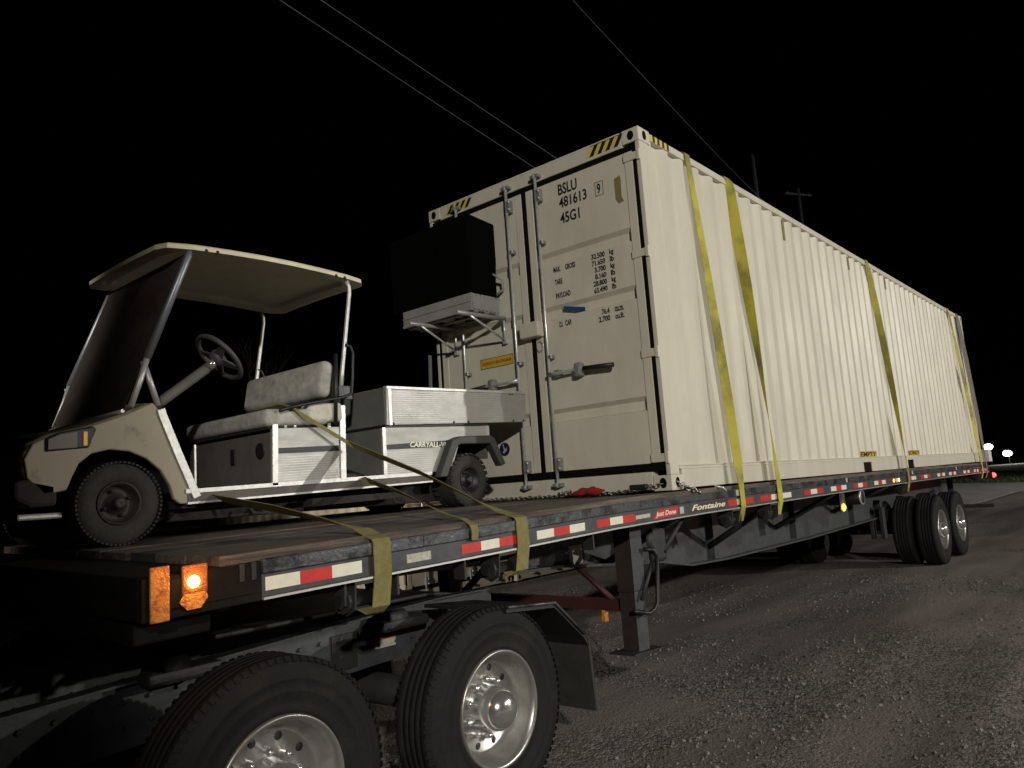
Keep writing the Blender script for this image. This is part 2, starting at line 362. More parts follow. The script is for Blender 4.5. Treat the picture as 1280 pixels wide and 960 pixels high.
for x0, y0, z0, x1, y1, z1 in ((.1, -1.2, -.19, .15, -.47, -.55), (1.9, -1.2, -.19, 1.95, -.47, -.60), (3.6, -1.2, -.19, 3.62, -.47, -.55), (5.6, -1.2, -.19, 5.62, -.47, -.5)):
    MB().tube([(x0, y0, z0), (x1, y1, z1)], .030, 6).build('outrigger_brace', TRAILD, T)
# landing gear
for s in (-1, 1):
    y = s*.95
    L1 = MB().box(-.335, -.175, y-.07, y+.07, -.70, -.17).build('landing_leg', TRAIL if s < 0 else MAROON, T, bevel=.008)
    MB().box(-.328, -.182, y-.064, y+.064, -1.12, -.70).build('inner_leg', TRAIL if s < 0 else MAROON, L1, bevel=.006)
    MB().prism([(-.46, -1.105), (-.05, -1.125), (-.05, -1.135), (-.46, -1.118)], y-.11, y+.11).build('foot_pad', TRAILD, L1, bevel=.004)
    if s < 0: MB().box(-.338, -.3355, y-.071, y+.071, -.70, -.18).build('primed_face', PRIM, L1)
    if s < 0: MB().box(-.3305, -.3285, y-.064, y+.064, -1.11, -.7005).build('primed_face', PRIM, L1)
MB().box(-.30, -.22, -.88, .88, -.845, -.765).build('leg_cross_brace', MAROON, T, bevel=.004)
MB().box(-.30, -.25, -.72, -.69, -.93, -.845).build('brace_tab', AMBP, T, bevel=.003)
MB().tube([(-.26, -.80, -.79), (-.26, -.43, -.50)], .022, 6).build('leg_diagonal', MAROON, T)
MB().tube([(-.26, .80, -.79), (-.26, .43, -.50)], .030, 6).build('leg_diagonal', MAROON, T)
g = MB().lathe([(-.035, 0), (-.04, .07), (-.03, .095), (.0, .10)], (-.05, -1.04, -.36), 'y', 24).build('gear_box', TRAILD, T)
MB().box(-.12, .07, -1.09, -1.02, -.52, -.27).build('gear_housing', TRAILD, g, bevel=.03)
MB().tube([(-.20, -1.04, -.41), (-.14, -1.09, -.42), (-.10, -1.09, -.47), (-.145, -1.09, -.79), (-.19, -1.08, -.84), (-.26, -1.08, -.855), (-.40, -1.04, -.82)], .016, 8).build('crank_handle', BLACKP, T)
MB().tube([(-.10, -1.05, -.50), (-.28, -1.04, -.76)], .015, 8).build('leg_strut', TRAILD, T)
MB().tube([(.02, -1.08, -.45), (.34, -1.10, -.20)], .022, 8).build('leg_strut', TRAILD, T)
# kingpin plate (coupler)
MB().box(-3.4, -2.4, -.5, .5, -.40, -.365).build('coupler_plate', TRAILD, T, bevel=.01)
# tape
def tape(x0, x1, z0=-.128, z1=-.080, cols='WRW'):
    n = len(cols)
    for i, c in enumerate(cols):
        a = x0+(x1-x0)*i/n; b = x0+(x1-x0)*(i+1)/n
        MB().box(a, b, -1.2895, -1.288, z0, z1, 2).build('reflective_tape', TAPEW if c == 'W' else TAPER, T, warp=Wr)
tape(-3.445, -2.965, cols='WRW', z0=-.125, z1=-.072)
tape(-2.33, -1.90, cols='RWR'); tape(-1.72, -1.25); tape(-1.12, -.67, cols='RWR')
tape(.76, 1.25, cols='RWR'); tape(1.40, 2.11, cols='RWW'); tape(2.45, 2.98, cols='RWR'); tape(3.22, 3.72); tape(3.97, 4.47, cols='RWR')
tape(4.76, 5.24); tape(5.52, 5.86, cols='RW'); tape(6.22, 6.73, cols='RW'); tape(7.0, 7.56, cols='RWR'); tape(8.0, 8.5); tape(8.8, 9.3); tape(9.9, 10.4); tape(10.8, 11.2); tape(11.5, 12.0)
MB().box(-2.70, -2.545, -1.2895, -1.288, -.122, -.082).build('warning_sticker', STICK, T, warp=Wr)
MB().box(-.66, -.47, -1.2895, -1.288, -.118, -.092).build('warning_sticker', STICK, T, warp=Wr)
MB().box(-.05, .01, -1.2895, -1.288, -.130, -.080).build('warning_sticker', STICK, T, warp=Wr)
MB().prism([(-.44, -.138), (-.10, -.132), (-.06, -.072), (-.36, -.078)], -1.2895, -1.288).build('dealer_sticker', TAPER, T, warp=Wr)
text('Just Done', (-.40, -.11, -.132, -.088, -1.2896), 'side', TAPEW, T, 'dealer_lettering', bold=.02, shear=.3, warp=Wr)
MB().prism([(.10, -.135), (.70, -.132), (.76, -.066), (.22, -.078)], -1.2895, -1.288).build('maker_badge', MAROON, T, warp=Wr)
text('Fontaine', (.13, .70, -.124, -.080, -1.2896), 'side', TAPEW, T, 'maker_lettering', bold=.025, shear=.35, warp=Wr)
# winches under the edge
for i, x in enumerate((-2.93, -1.98, .88, 1.66, 6.15, 11.3)):
    wn = MB().box(x-.085, x+.085, -1.30, -1.16, -.175, -.155).build('strap_winch', TRAILD, T, warp=Wr)
    for dx in (-.085, .075): MB().prism([(-1.30, -.158), (-1.16, -.158), (-1.17, -.28), (-1.23, -.31), (-1.29, -.28)], x+dx, x+dx+.01, 'x').build('winch_cheek', TRAILD, wn, warp=Wr)
    MB().lathe([(-.13, 0), (-.13, .03), (-.13, .030), (.13, .030), (.13, 0)], (x, -1.23, rz(x)-.245), 'x', 20).build('winch_drum', BLACKP, wn)
    MB().lathe([(-.105, 0), (-.105, .055), (-.088, .055), (-.088, 0)], (x-.0, -1.23, rz(x)-.245), 'x', 12, smooth=False).build('ratchet_wheel', TRAILD, wn)
for x in (-3.05, -2.75, -2.3, -1.15): MB().box(x, x+.015, -1.27, -1.19, -.26, -.16).build('hanger_tab', TRAILD, T, bevel=.003, warp=Wr)
# side lamps
mk = MB().box(-3.79, -3.69, -1.301, -1.289, -.085, .020).build('marker_lamp', mat('deep_amber_lens', (.26, .075, .008), .3, bump=.4, bscale=90), T, bevel=.006, warp=Wr)
MB().lathe([(-.014, 0), (-.012, .015), (0, .022)], (-3.745, -1.301, -.168), 'y', 16).build('bulb', AMBG, mk)
MB().prism([(-3.80, -.185), (-3.78, -.150), (-3.74, -.140), (-3.70, -.150), (-3.69, -.180), (-3.72, -.215), (-3.77, -.215)], -1.300, -1.288).build('amber_reflector', AMBP, T, warp=lambda x, y, z: (x, y, z+rz(x)+.075), label='peeling round amber reflector under the lit marker lamp')
MB().box(-3.905, -3.835, -1.302, -1.289, -.165, .030).build('amber_reflector', AMBP, T, bevel=.004, warp=Wr, label='tall rectangular amber reflector at the trailer nose')
point('marker_lamp_glow', (-3.745, -1.43, -.085), 1.5, (1, .42, .08), .03).parent = None
ml = MB().box(3.60, 3.76, -1.245, -1.235, -.40, -.16).build('lamp_bracket', EDGE, T, bevel=.004)
MB().lathe([(-.02, 0), (-.018, .02), (-.006, .038), (0, .04)], (3.68, -1.245, -.352), 'y', 20).build('side_marker_lamp', AMBL, ml)
point('side_marker_glow', (3.68, -1.30, -.352), .8, (1, .42, .08), .02)
MB().lathe([(-.03, .0), (-.03, .075), (0, .085), (.35, .085), (.35, 0)], (4.36, -1.22, -.275), 'y', 28).build('storage_tube', BLACKP, T)
MB().lathe([(-.034, .074), (-.034, .086), (-.02, .088)], (4.36, -1.22, -.275), 'y', 28).build('tube_ring', GALV, T)
for x in (5.6, 5.85): MB().lathe([(-.005, 0), (-.003, .022)], (x, -1.2897, rz(x)-.104), 'y', 14).build('side_marker_lamp', AMBL, T)
# tail
MB().box(12.10, 12.18, -1.30, 1.30, -.17, .01).build('tail_sill', TRAILD, T, bevel=.005, warp=W)
MB().box(12.16, 12.22, -1.30, 1.30, -.87, -.80).build('bumper_bar', TRAILD, T, bevel=.008)
for y in (-.6, .6): MB().box(12.12, 12.17, y-.05, y+.05, -.82, -.17).build('bumper_post', TRAILD, T, bevel=.006)
tl = MB().box(12.16, 12.24, -1.35, -1.25, -.32, -.20).build('tail_lamp', BLACKP, T, bevel=.01)
MB().lathe([(-.05, 0), (-.045, .03), (-.01, .05), (0, .05)], (12.20, -1.35, -.26), 'y', 20).build('tail_lens', REDL, tl)
point('tail_glow', (12.22, -1.45, -.26), 2.0, (1, .06, .04), .03)
# running gear
def tyre_profile(r=.52, wd=.27, rim=.292, grooves=4):
    h = wd/2; p = [(-h+.03, rim), (-h+.010, rim+.008), (-h+.006, rim+.030), (-h+.011, rim+.034), (-h+.007, rim+.055), (-h, rim+.085), (-h-.003, rim+.090), (-h-.003, rim+.097), (-h-.001, rim+.102), (-h-.004, rim+.135), (-h-.008, rim+.140), (-h-.007, rim+.150), (-h-.002, rim+.155), (-h+.004, r-.045), (-h+.018, r-.016), (-h+.030, r-.004)]
    ws = (wd-.07)/(grooves+1)
    x = -h+.035
    for g_ in range(grooves+1):
        p += [(x, r), (x+ws-.010, r)]
        if g_ < grooves: p += [(x+ws-.008, r-.013), (x+ws-.002, r-.013)]
        x += ws
    q = [(-a, b) for a, b in p[:16]][::-1]
    return p+q
def truck_wheel(parent, x, y, z, side, style='deep', rub=RUB):   # side -1: the face looks to -y
    mb = MB().lathe(tyre_profile(), (x, y, z), 'y', 72); n = 84
    for k in range(n):
        a = 2*math.pi*k/n
        for sg in (-1, 1):
            yy = y+sg*.124; c_, s_ = math.cos(a), math.sin(a); tx, tz = -s_, c_; v = []
            for dr, dt, dy in ((.500, -.010, .007), (.500, .010, .007), (.5205, .008, -.012), (.5205, -.008, -.012), (.49, -.010, -.02), (.49, .010, -.02), (.5205, .008, -.03), (.5205, -.008, -.03)):
                v.append((x+c_*dr+tx*dt, yy+sg*dy, z+s_*dr+tz*dt))
            mb.add(v, [(0, 1, 2, 3), (3, 2, 6, 7), (0, 3, 7, 4), (1, 5, 6, 2)])
    t = mb.build('tyre', rub, parent)
    e = side*.135    # face plane of the rim
    d = lambda k: e-side*k
    prof = [(d(.26), .265), (d(.03), .262), (d(.012), .276), (d(-.004), .290), (d(.004), .297), (d(.03), .297)]
    rim = MB().lathe(prof, (x, y, z), 'y', 64)
    rim.lathe([(d(.03), .262), (d(.08), .248), (d(.115), .235), (d(.130), .222), (d(.132), .10), (d(.132), .0)], (x, y, z), 'y', 64)
    rim = rim.build('rim', ALUPOL, t)
    hub = MB()
    for k in range(10):
        a = 2*math.pi*(k+.5)/10; c_ = (x+.1425*math.cos(a), y, z+.1425*math.sin(a))
        hub.lathe([(d(.132), .019), (d(.100), .019), (d(.095), .017), (d(.080), .012), (d(.078), 0)], c_, 'y', 10)
    hub.lathe([(d(.132), .120), (d(.09), .116), (d(.075), .113), (d(.02), .112), (d(-.012), .104), (d(-.045), .080), (d(-.062), .048), (d(-.068), 0)], (x, y, z), 'y', 32)
    hub.build('hub_cap', CHROME, rim)
    for k in range(10):
        a = 2*math.pi*k/10; MB().lathe([(d(.1305), .019), (d(.1295), .018), (d(.1295), 0)], (x+.197*math.cos(a), y, z+.197*math.sin(a)), 'y', 12).build('hand_hole', BLACKP, rim)
    return t
for x in (8.13, 9.42):
    for s in (-1, 1):
        truck_wheel(T, x, s*1.105, -.955, s)
        MB().lathe(tyre_profile(), (x, s*.765, -.955), 'y', 56).build('inner_tyre', RUB, T)
        MB().lathe([(-.1, .265), (.1, .265)], (x, s*.765, -.955), 'y', 32).build('inner_rim', TRAILD, T)
    MB().tube([(x, -1, -.955), (x, 1, -.955)], .065, 14).build('axle', TRAILD, T)
    for s in (-1, 1):
        MB().prism([(x-.45, -.62), (x-.40, -.78), (x-.08, -.90), (x+.08, -.90), (x+.40, -.78), (x+.45, -.62)], s*.5-.05, s*.5+.05).build('spring_pack', TRAILD, T)
        MB().box(x-.64, x-.54, s*.5-.06, s*.5+.06, -.92, -.45).build('spring_hanger', TRAILD, T, bevel=.01)
        MB().lathe([(-.1, 0), (-.1, .09), (.1, .09), (.1, 0)], (x-.25, s*.35, -.72), 'x', 20).build('brake_chamber', TRAILD, T)
for y in (-.45, -.6):
    MB().box(7.30, 7.42, y-.03, y+.03, -1.02, -.55).build('suspension_bracket', TRAILD, T, bevel=.01)
MB().lathe([(-.35, 0), (-.34, .10), (-.28, .13), (.28, .13), (.34, .10), (.35, 0)], (6.3, .1, -.72), 'x', 24).build('air_tank', TRAILD, T)
for k, (a, b) in enumerate(((5.2, .18), (5.35, .24))):
    MB().tube([(a+1.2*t/14, .3-.1*k, -.6-b*math.sin(math.pi*t/14)) for t in range(15)], .012, 6).build('air_hose', BLACKP, T)
# spare tyres slung below
# ------------------------------------------------------------------ tractor rear end
K = thing('semi_tractor', (-2.7, 0, -1.56), 'rear end of a dark semi tractor coupled under the nose of the trailer', 'truck')
fr = [(-1.24, -.60), (-1.30, -.565), (-1.75, -.56), (-2.2, -.575), (-6.8, -.80), (-6.8, -1.07), (-2.2, -.85), (-1.24, -.85)]
for s in (-1, 1):
    bo = MB().prism(fr, s*.45-.006, s*.45+.006)
    for i in range(26):
        x = -1.45-i*.13
        for z_ in (-.07, -.17): bo.lathe([(-.018, 0), (-.018, .011), (0, .012)], (x, s*.45-.006, interp(-x, (1.3, 2.2, 6.8), (-.56, -.575, -.80))+z_), 'y', 6, smooth=False)
    bo.build('frame_rail', TRAIL, K)
    MB().prism([(-1.30, -.562), (-1.75, -.557), (-2.2, -.572), (-6.8, -.797), (-6.8, -.785), (-2.2, -.562), (-1.75, -.547), (-1.30, -.552)], s*.45-.05, s*.45+.05).build('rail_flange', TRAIL, K)
MB().box(-1.30, -1.22, -.44, .44, -.84, -.62).build('end_crossmember', TRAILD, K, bevel=.01)
MB().box(-2.55, -2.38, -.470, -.458, -.83, -.64).build('warning_plate', TRAILD, K)
MB().box(-2.25, -2.10, -.470, -.4585, -.765, -.70).build('warning_sticker', STICK, K, warp=lambda x, y, z: (x, y, z))
MB().box(-2.25, -2.10, -.4715, -.4705, -.720, -.70).build('sticker_header', ORANGE, K)
mb = MB().prism([(-3.2, -.515), (-1.75, -.515), (-1.35, -.58), (-1.35, -.60), (-1.75, -.54), (-3.2, -.54)], -.42, .42); mb.build('fifth_wheel', TRAILD, K, bevel=.01)
for xx in (-2.055, -3.355):
    for s in (-1, 1):
        truck_wheel(K, xx, s*1.105, -1.045, s)
    MB().tube([(xx, -1, -1.045), (xx, 1, -1.045)], .09, 14).build('drive_axle', TRAILD, K)
    for s in (-1, 1):
        MB().lathe([(-.10, 0), (-.10, .12), (-.04, .13), (.04, .13), (.10, .11), (.10, 0)], (xx+.35, s*.36, -.80), 'z', 24).build('air_bag', BLACKP, K)
    MB().box(xx-.25, xx+.1, -.62, -.48, -.66, -.60).build('torque_bracket', TRAILD, K, bevel=.02)
    MB().lathe([(-.06, 0), (-.06, .05), (.06, .05), (.06, 0)], (xx-.12, -.56, -.60), 'x', 16).build('valve_body', TRAILD, K)
for s in (-1, 1):
    flap = [(-1.98, -.548), (-1.56, -.585), (-1.30, -.80), (-1.255, -.86)]
    mb = MB()
    y0, y1 = (-1.25, -.60) if s < 0 else (.60, 1.25)
    for (xa, za), (xb, zb) in zip(flap[:-1], flap[1:]):
        mb.add([(xa, y0, za), (xb, y0, zb), (xb, y1, zb), (xa, y1, za), (xa, y0, za-.02), (xb, y0, zb-.02), (xb, y1, zb-.02), (xa, y1, za-.02)],
               [(0, 1, 2, 3), (7, 6, 5, 4), (0, 4, 5, 1), (1, 5, 6, 2), (2, 6, 7, 3), (3, 7, 4, 0)])
    mf = mb.build('mud_guard', BLACKP, K)
    MB().box(-1.27, -1.25, y0, y1, -1.26, -.84).build('mud_flap', RUBS, mf, warp=lambda x, y, z: (x+(.0 if z > -1 else .03)+.01*math.sin(y*9), y, z))
    MB().tube([(-1.97, y0-.005, -.54), (-1.56, y0-.005, -.577), (-1.30, y0-.005, -.795)], .010, 6).build('guard_edge', EDGE, mf)
# hoses hanging in front of the trailer nose
for k, yy in enumerate((-.2, .1)):
    MB().tube([(-4.3+.25*t/12+k*.1, yy, -.35-.5*math.sin(math.pi*t/12)-.02*t) for t in range(13)], .012, 8).build('air_line', BLACKP, K)
# ------------------------------------------------------------------ the container
def corrugated(x0, x1, yo, yi, z0, z1, pitch=.276, s=1):
    mb = MB(); prof = []; n = int(round((x1-x0)/pitch)); p = (x1-x0)/n
    for i in range(n):
        a = x0+i*p; prof += [(a, yo), (a+p*.26, yo), (a+p*.5, yi), (a+p*.76, yi)]
    prof.append((x1, yo)); vs = [(a, b, z0) for a, b in prof]+[(a, b, z1) for a, b in prof]; n = len(prof)
    return mb.add(vs, [(i, i+1, n+i+1, n+i) for i in range(n-1)])
def fitting(mbx, x, y, z, sx, sy, sz, m, parent):
    # corner casting: block with oval holes shown as dark recessed slots
    x1 = x+sx*.178; y1 = y+sy*.162; z1 = z+sz*.118
    f = MB().box(min(x, x1), max(x, x1), min(y, y1), max(y, y1), min(z, z1), max(z, z1)).build('corner_fitting', m, parent, bevel=.008)
    zc = z+sz*.06; ov = [(.030*math.cos(a), .040*math.sin(a)) for a in [k*math.pi/10 for k in range(20)]]
    MB().prism([(y+sy*.075+a, zc+b) for a, b in ov], x-sx*.001, x+sx*.002, 'x').build('lashing_hole', GASKET, f)
    MB().prism([(x+sx*.09+a, zc+b) for a, b in ov], y-sy*.001, y+sy*.002, 'y').build('lashing_hole', GASKET, f)
    return f
def container(name, label, H, Lc, paint, detail=True):
    K_ = thing(name, (0, 0, 0), label, 'shipping container')
    Y = 1.219
    for sx in (0, 1):
        for sy in (-1, 1):
            for sz in (0, 1):
                fitting(None, sx*Lc, sy*Y, sz*H, 1 if sx == 0 else -1, -sy, 1 if sz == 0 else -1, paint, K_)
            xa = 0.006 if sx == 0 else Lc-.14
            MB().box(xa, xa+.134, sy*(Y-.004) if sy < 0 else Y-.044, sy*(Y-.044) if sy < 0 else Y-.004, .118, H-.118).build('corner_post', paint, K_, bevel=.006)
    for sy in (-1, 1):
        a = -Y+.004 if sy < 0 else Y-.05; b = a+.046
        segs = [(.178, 4.70), (5.03, 6.73), (7.06, Lc-.178)] if Lc > 10 else [(.178, 2.0), (2.36, 3.7), (4.06, Lc-.178)]
        rail = MB()
        for p, q in segs: rail.box(p, q, a, b, .012, .158)
        rail.build('bottom_rail', paint, K_, bevel=.004)
        for (p, q), (p2, q2) in zip(segs[:-1], segs[1:]):
            MB().box(q-.001, p2+.001, a+.012, b, .014, .128).build('forklift_pocket', GASKET, K_)
            MB().box(q, p2, a, b, .128, .158).build('pocket_header', paint, K_)
        MB().box(.15, Lc-.15, a-.003, b, .158, .166).build('rail_ledge', paint, K_)
        MB().box(.15, Lc-.15, a+.006, b, .166, .180).build('rail_groove', paint, K_)
        MB().box(.15, Lc-.15, a-.002, b, .180, .190).build('rail_ledge', paint, K_)
        MB().box(.178, Lc-.178, a, b, H-.075, H-.012).build('top_rail', paint, K_, bevel=.004)
        corrugated(.140, Lc-.14, sy*(Y-.014), sy*(Y-.050), .190, H-.070).build('side_wall', paint, K_)
    corrugated(.1, Lc-.1, H-.020, H-.040, -Y+.04, Y-.04, .2).build('roof_panel', paint, K_, warp=lambda x, y, z: (x, z, y))
    MB().box(.1, Lc-.1, -Y+.05, Y-.05, .10, .13).build('floor_panel', TRAILD, K_)
    corrugated(-Y+.1, Y-.1, Lc-.02, Lc-.06, .15, H-.1).build('end_wall', paint, K_, warp=lambda x, y, z: (y, x, z))
    for z0, z1, n_ in ((.012, .150, 'door_sill'), (H-.135, H-.012, 'door_header')):
        MB().box(.002, .10, -Y+.162, Y-.162, z0, z1).build(n_, paint, K_, bevel=.006)
    if True:
        MB().box(.0, .03, -1.04, 1.04, H-.022, H-.004).build('header_cap', paint, K_)
    # doors
    zt = H-.185; zb = .215
    for s in (-1, 1):
        ya, yb = (-1.140, -.026) if s < 0 else (.026, 1.140)
        D = MB().box(.050, .070, ya, yb, zb, zt).build('door', paint, K_, bevel=.004)
        # frame members proud of the recessed sheet
        fm = MB(); fm.box(.004, .0495, ya, ya+.075, zb, zt); fm.box(.004, .0495, yb-.075, yb, zb, zt); fm.build('door_frame', paint, D, bevel=.004)
        sh = MB(); bands = [(1.98, 2.095), (1.51, 1.62), (1.06, 1.06), (.62, .735)]
        zz = [zb, .62, .735, 1.51, 1.62, 1.98, 2.095, zt]; pts = []
        y0, y1 = ya+.075, yb-.075
        # flat sheet pieces with recessed bands between them: sloping shoulders
        prof = [(.010, zb)]
        for lo, hi in ((.62, .735), (1.51, 1.62), (1.98, 2.095)):
            k = H/2.896; prof += [(.010, lo*k), (.042, lo*k+.012), (.042, hi*k-.034), (.010, hi*k)]
        prof.append((.010, zt)); vs = []
        for (xx, z_) in prof: vs += [(xx, y0, z_), (xx, y1, z_)]
        sh.add(vs, [(2*i, 2*i+1, 2*i+3, 2*i+2) for i in range(len(prof)-1)])
        sh.build('door_panel', paint, D)
        for lo, hi in ((.62, .735), (1.51, 1.62), (1.98, 2.095)):
            pass
        # door gasket
        gk = MB(); gk.box(.012, .03, ya-.001, yb+.001, zt, zt+.050); gk.box(.012, .03, ya, yb, zb-.062, zb)
        yo = -1.175 if s < 0 else 1.140; gk.box(.009, .05, yo, yo+.035, zb-.06, zt+.05)
        gk.box(.008, .04, -.026 if s < 0 else .0005, -.0005 if s < 0 else .026, zb-.06, zt+.05); gk.build('door_gasket', GASKET, D)
        for hz_ in (.25, 1.06, 1.86, 2.66):
            hz_ *= (H/2.896)
            hg = MB().box(-.006, .0035, 1.06 if s > 0 else -1.20, 1.20 if s > 0 else -1.06, hz_-.032, hz_+.032)
            hg.box(-.012, .012, (s*1.185 if s > 0 else -1.215), (1.215 if s > 0 else -1.185), hz_-.045, hz_+.045)
            hg.build('hinge', paint, D, bevel=.005)
        bars = (.805, .168) if s > 0 else ((-.176,) if detail else (-.176, -.8))
        for y in bars:
            br = MB().tube([(-.035, y, .10), (-.035, y, H-.10)], .0135, 12).build('locking_bar', GALV, D)
            for z_, hh in ((.10, .030), (H-.10, .030)):
                MB().box(-.055, .0, y-.045, y+.045, z_-hh/2, z_+hh/2).build('cam_keeper', GALVD, br, bevel=.005)
                MB().lathe([(-.02, 0), (-.02, .022), (.02, .022), (.02, 0)], (-.038, y, z_), 'z', 12).build('cam_end', GALV, br)
            for z_ in (.27, 1.18, 2.19, H-.28):
                big = z_ < .5 or z_ > 2.5
                hh = .055 if big else .016
                MB().box(-.048, .0, y-.048, y+.012, z_-hh, z_+hh).build('bar_guide', GALVD, br, bevel=.006)
                for zq in (z_-hh*.6, z_+hh*.6): MB().lathe([(-.062, 0), (-.062, .008), (-.047, .010)], (0, y-.042, zq), 'x', 8).build('guide_bolt', GALV, br)
        # handle
        yr = .168 if s > 0 else -.176
        hs = 1 if s > 0 else -1
        hd = MB().tube([(-.05, yr, 1.03), (-.06, yr+hs*.12, 1.025), (-.06, yr+hs*.30, 1.03), (-.06, yr+hs*.64, 1.012)], [.020, .014, .014, .012], 10).build('door_handle', GALV, D)
        MB().tube([(-.06, yr+hs*.37, 1.026), (-.06, yr+hs*.655, 1.011)], .021, 10).build('hand_grip', BLACKP, hd)
        MB().box(-.075, .008, yr+hs*.31-.035, yr+hs*.31+.035, .970, 1.085).build('handle_catch', GALVD, hd, bevel=.02)
        MB().box(-.055, .008, yr+hs*.02-.03, yr+hs*.02+.10*hs, 1.0, 1.06).build('handle_hub', GALVD, hd, bevel=.015) if s < 0 else None
    return K_
B = container('shipping_container', 'tall beige forty foot container with lettered doors strapped down on the flatbed', 2.896, 12.192, BEIGE)
MB().box(-.085, .004, -.125, .085, 1.375, 1.51).build('padlock_box', BEIGE, B, bevel=.012)
MB().tube([(-.02, -.085+.035*math.cos(a*.5), 1.30+.045*math.sin(a*.5)) for a in range(13)], .004, 6).build('seal_loop', GALV, B)
def stripes(plane, a0, a1, z0, z1, off, n, parent, slant=.06):
    st = (a1-a0)/n
    for i in range(n):
        u = a0+i*st
        for j, m_ in ((0, HAZY), (.5, BLACKLT)):
            p = [(u+st*j, z0), (u+st*(j+.5), z0), (u+st*(j+.5)+slant, z1), (u+st*j+slant, z1)]
            if plane == 'door': MB().prism(p, off-.0015, off, 'x').build('hazard_stripe', m_, parent)
            else: MB().prism(p, off-.0015, off, 'y').build('hazard_stripe', m_, parent)
stripes('door', -.70, -1.02, 2.787, 2.880, .0015, 4, B, -.06)
stripes('door', 1.00, .68, 2.787, 2.868, .0015, 4, B, -.06)
stripes('side', .19, .50, 2.824, 2.880, -1.2155, 4, B, .0)
X0 = .0098
def dt(s, yl, yr_, zb_, zt_, **k): text(s, (yl, yr_, zb_, zt_, X0), 'door', BLACKLT, B, 'door_lettering', bold=.024 if zt_-zb_ > .07 else .034)
dt('BSLU', -.385, -.585, 2.565, 2.665)
dt('481613', -.385, -.675, 2.450, 2.545)
dt('9', -.780, -.815, 2.455, 2.545)
for a, b, c, d in ((-.762, -.766, 2.44, 2.56), (-.838, -.842, 2.44, 2.56), (-.762, -.842, 2.44, 2.444), (-.762, -.842, 2.556, 2.56)):
    MB().box(X0-.002, X0, min(a, b), max(a, b), c, d).build('check_digit_frame', BLACKLT, B)
dt('45G1', -.385, -.590, 2.310, 2.405)
for s_, yl, yr_, z_ in (('MAX.', -.270, -.345, 1.905), ('GROSS', -.395, -.500, 1.905), ('TARE', -.275, -.355, 1.795), ('PAYLOAD', -.275, -.430, 1.675), ('CU.', -.285, -.325, 1.425), ('CAP.', -.350, -.420, 1.425)):
    dt(s_, yl, yr_, z_, z_+.048)
for i, (a, b) in enumerate((('32.500', 'kg'), ('71.650', 'lb'), ('3.700', 'kg'), ('8.160', 'lb'), ('28.800', 'kg'), ('63.490', 'lb'))):
    z_ = 1.920-i*.0575
    dt(a, -.668 if len(a) > 5 else -.690, -.800, z_, z_+.046); dt(b, -.845, -.885, z_-(.008 if b == 'kg' else 0), z_+.046)
dt('76.4', -.725, -.800, 1.445, 1.492); dt('cu.m.', -.850, -.935, 1.445, 1.485); dt('2.700', -.690, -.800, 1.385, 1.432); dt('cu.ft.', -.850, -.935, 1.385, 1.432)
MB().prism([(-.345, 1.565), (-.345, 1.598), (-.565, 1.545), (-.565, 1.508)], X0-.0015, X0, 'x').build('blue_tape', BLUE, B)
MB().prism([(-.955, 2.53), (-1.01, 2.545), (-1.015, 2.50), (-1.01, 2.36), (-1.03, 2.325), (-.98, 2.315), (-.955, 2.36)], X0-.004, X0, 'x').build('tan_tape', TAN, B)
MB().box(X0-.002, X0, .250, .648, 1.200, 1.293).build('warning_decal', YEL, B)
for c_ in ((.250, .648, 1.200, 1.205), (.250, .648, 1.288, 1.293), (.250, .255, 1.205, 1.288), (.643, .648, 1.205, 1.288)):
    MB().box(X0-.003, X0-.002, *c_).build('decal_border', BLACKLT, B)
text("CAUTION 9'6\" HIGH CONTAINER", (.630, .270, 1.232, 1.262, X0-.0022), 'door', REDTXT, B, 'decal_lettering', bold=.02)
MB().lathe([(0, 0), (-.002, 0), (-.002, .060), (0, .060)][1:], (X0, .425, .450), 'x', 32, smooth=False).build('round_emblem', NAVY, B)
MB().prism([(.445, .49), (.435, .495), (.425, .46), (.41, .452), (.395, .472), (.400, .44), (.415, .425), (.435, .41), (.45, .43), (.43, .44), (.437, .465)], X0-.0032, X0-.0022, 'x').build('emblem_bird', PALEBLUE, B)
for a in (('EMPTY', 4.66, 5.28), ('ONLY', 6.93, 7.44)):
    MB().box(a[1]-.02, a[2]+.02, -1.2105, -1.2092, .185, .262).build('pocket_label', YEL, B)
    text(a[0], (a[1], a[2], .195, .252, -1.2107), 'side', BLACKLT, B, 'pocket_lettering', bold=.03)
for x_ in (2.97, 5.17, 6.84, 8.5): 
    MB().box(x_-.025, x_+.03, -1.213, -1.208, 2.56 if x_ < 3 else 2.62, 2.79).build('side_vent', TAN if x_ < 8 else BEIGE, B)

# second container standing on the ground beyond the trailer
B2 = container('shipping_container', 'older beige container beyond the trailer, its barred doors glimpsed around the far landing leg', 2.591, 6.058, BEIGE_OLD, detail=False)
B2.location = (5.03-1.22, 4.85, -1.465); B2.rotation_euler = (0, 0, R(90))
B3 = container('shipping_container', 'older beige container beyond the trailer, only its bottom sill glimpsed right of the far leg', 2.591, 6.058, BEIGE_OLD, detail=False)
B3.location = (5.10+1.22, 4.80, -1.465); B3.rotation_euler = (0, 0, R(90))

# ------------------------------------------------------------------ golf cart utility vehicle
G = thing('golf_cart', (-2.3, .6, -.04), 'worn cream utility golf cart with aluminium cargo bed strapped to the front of the flatbed', 'golf cart')
YN, YF = .06, 1.14
def at(px, x, z): return z
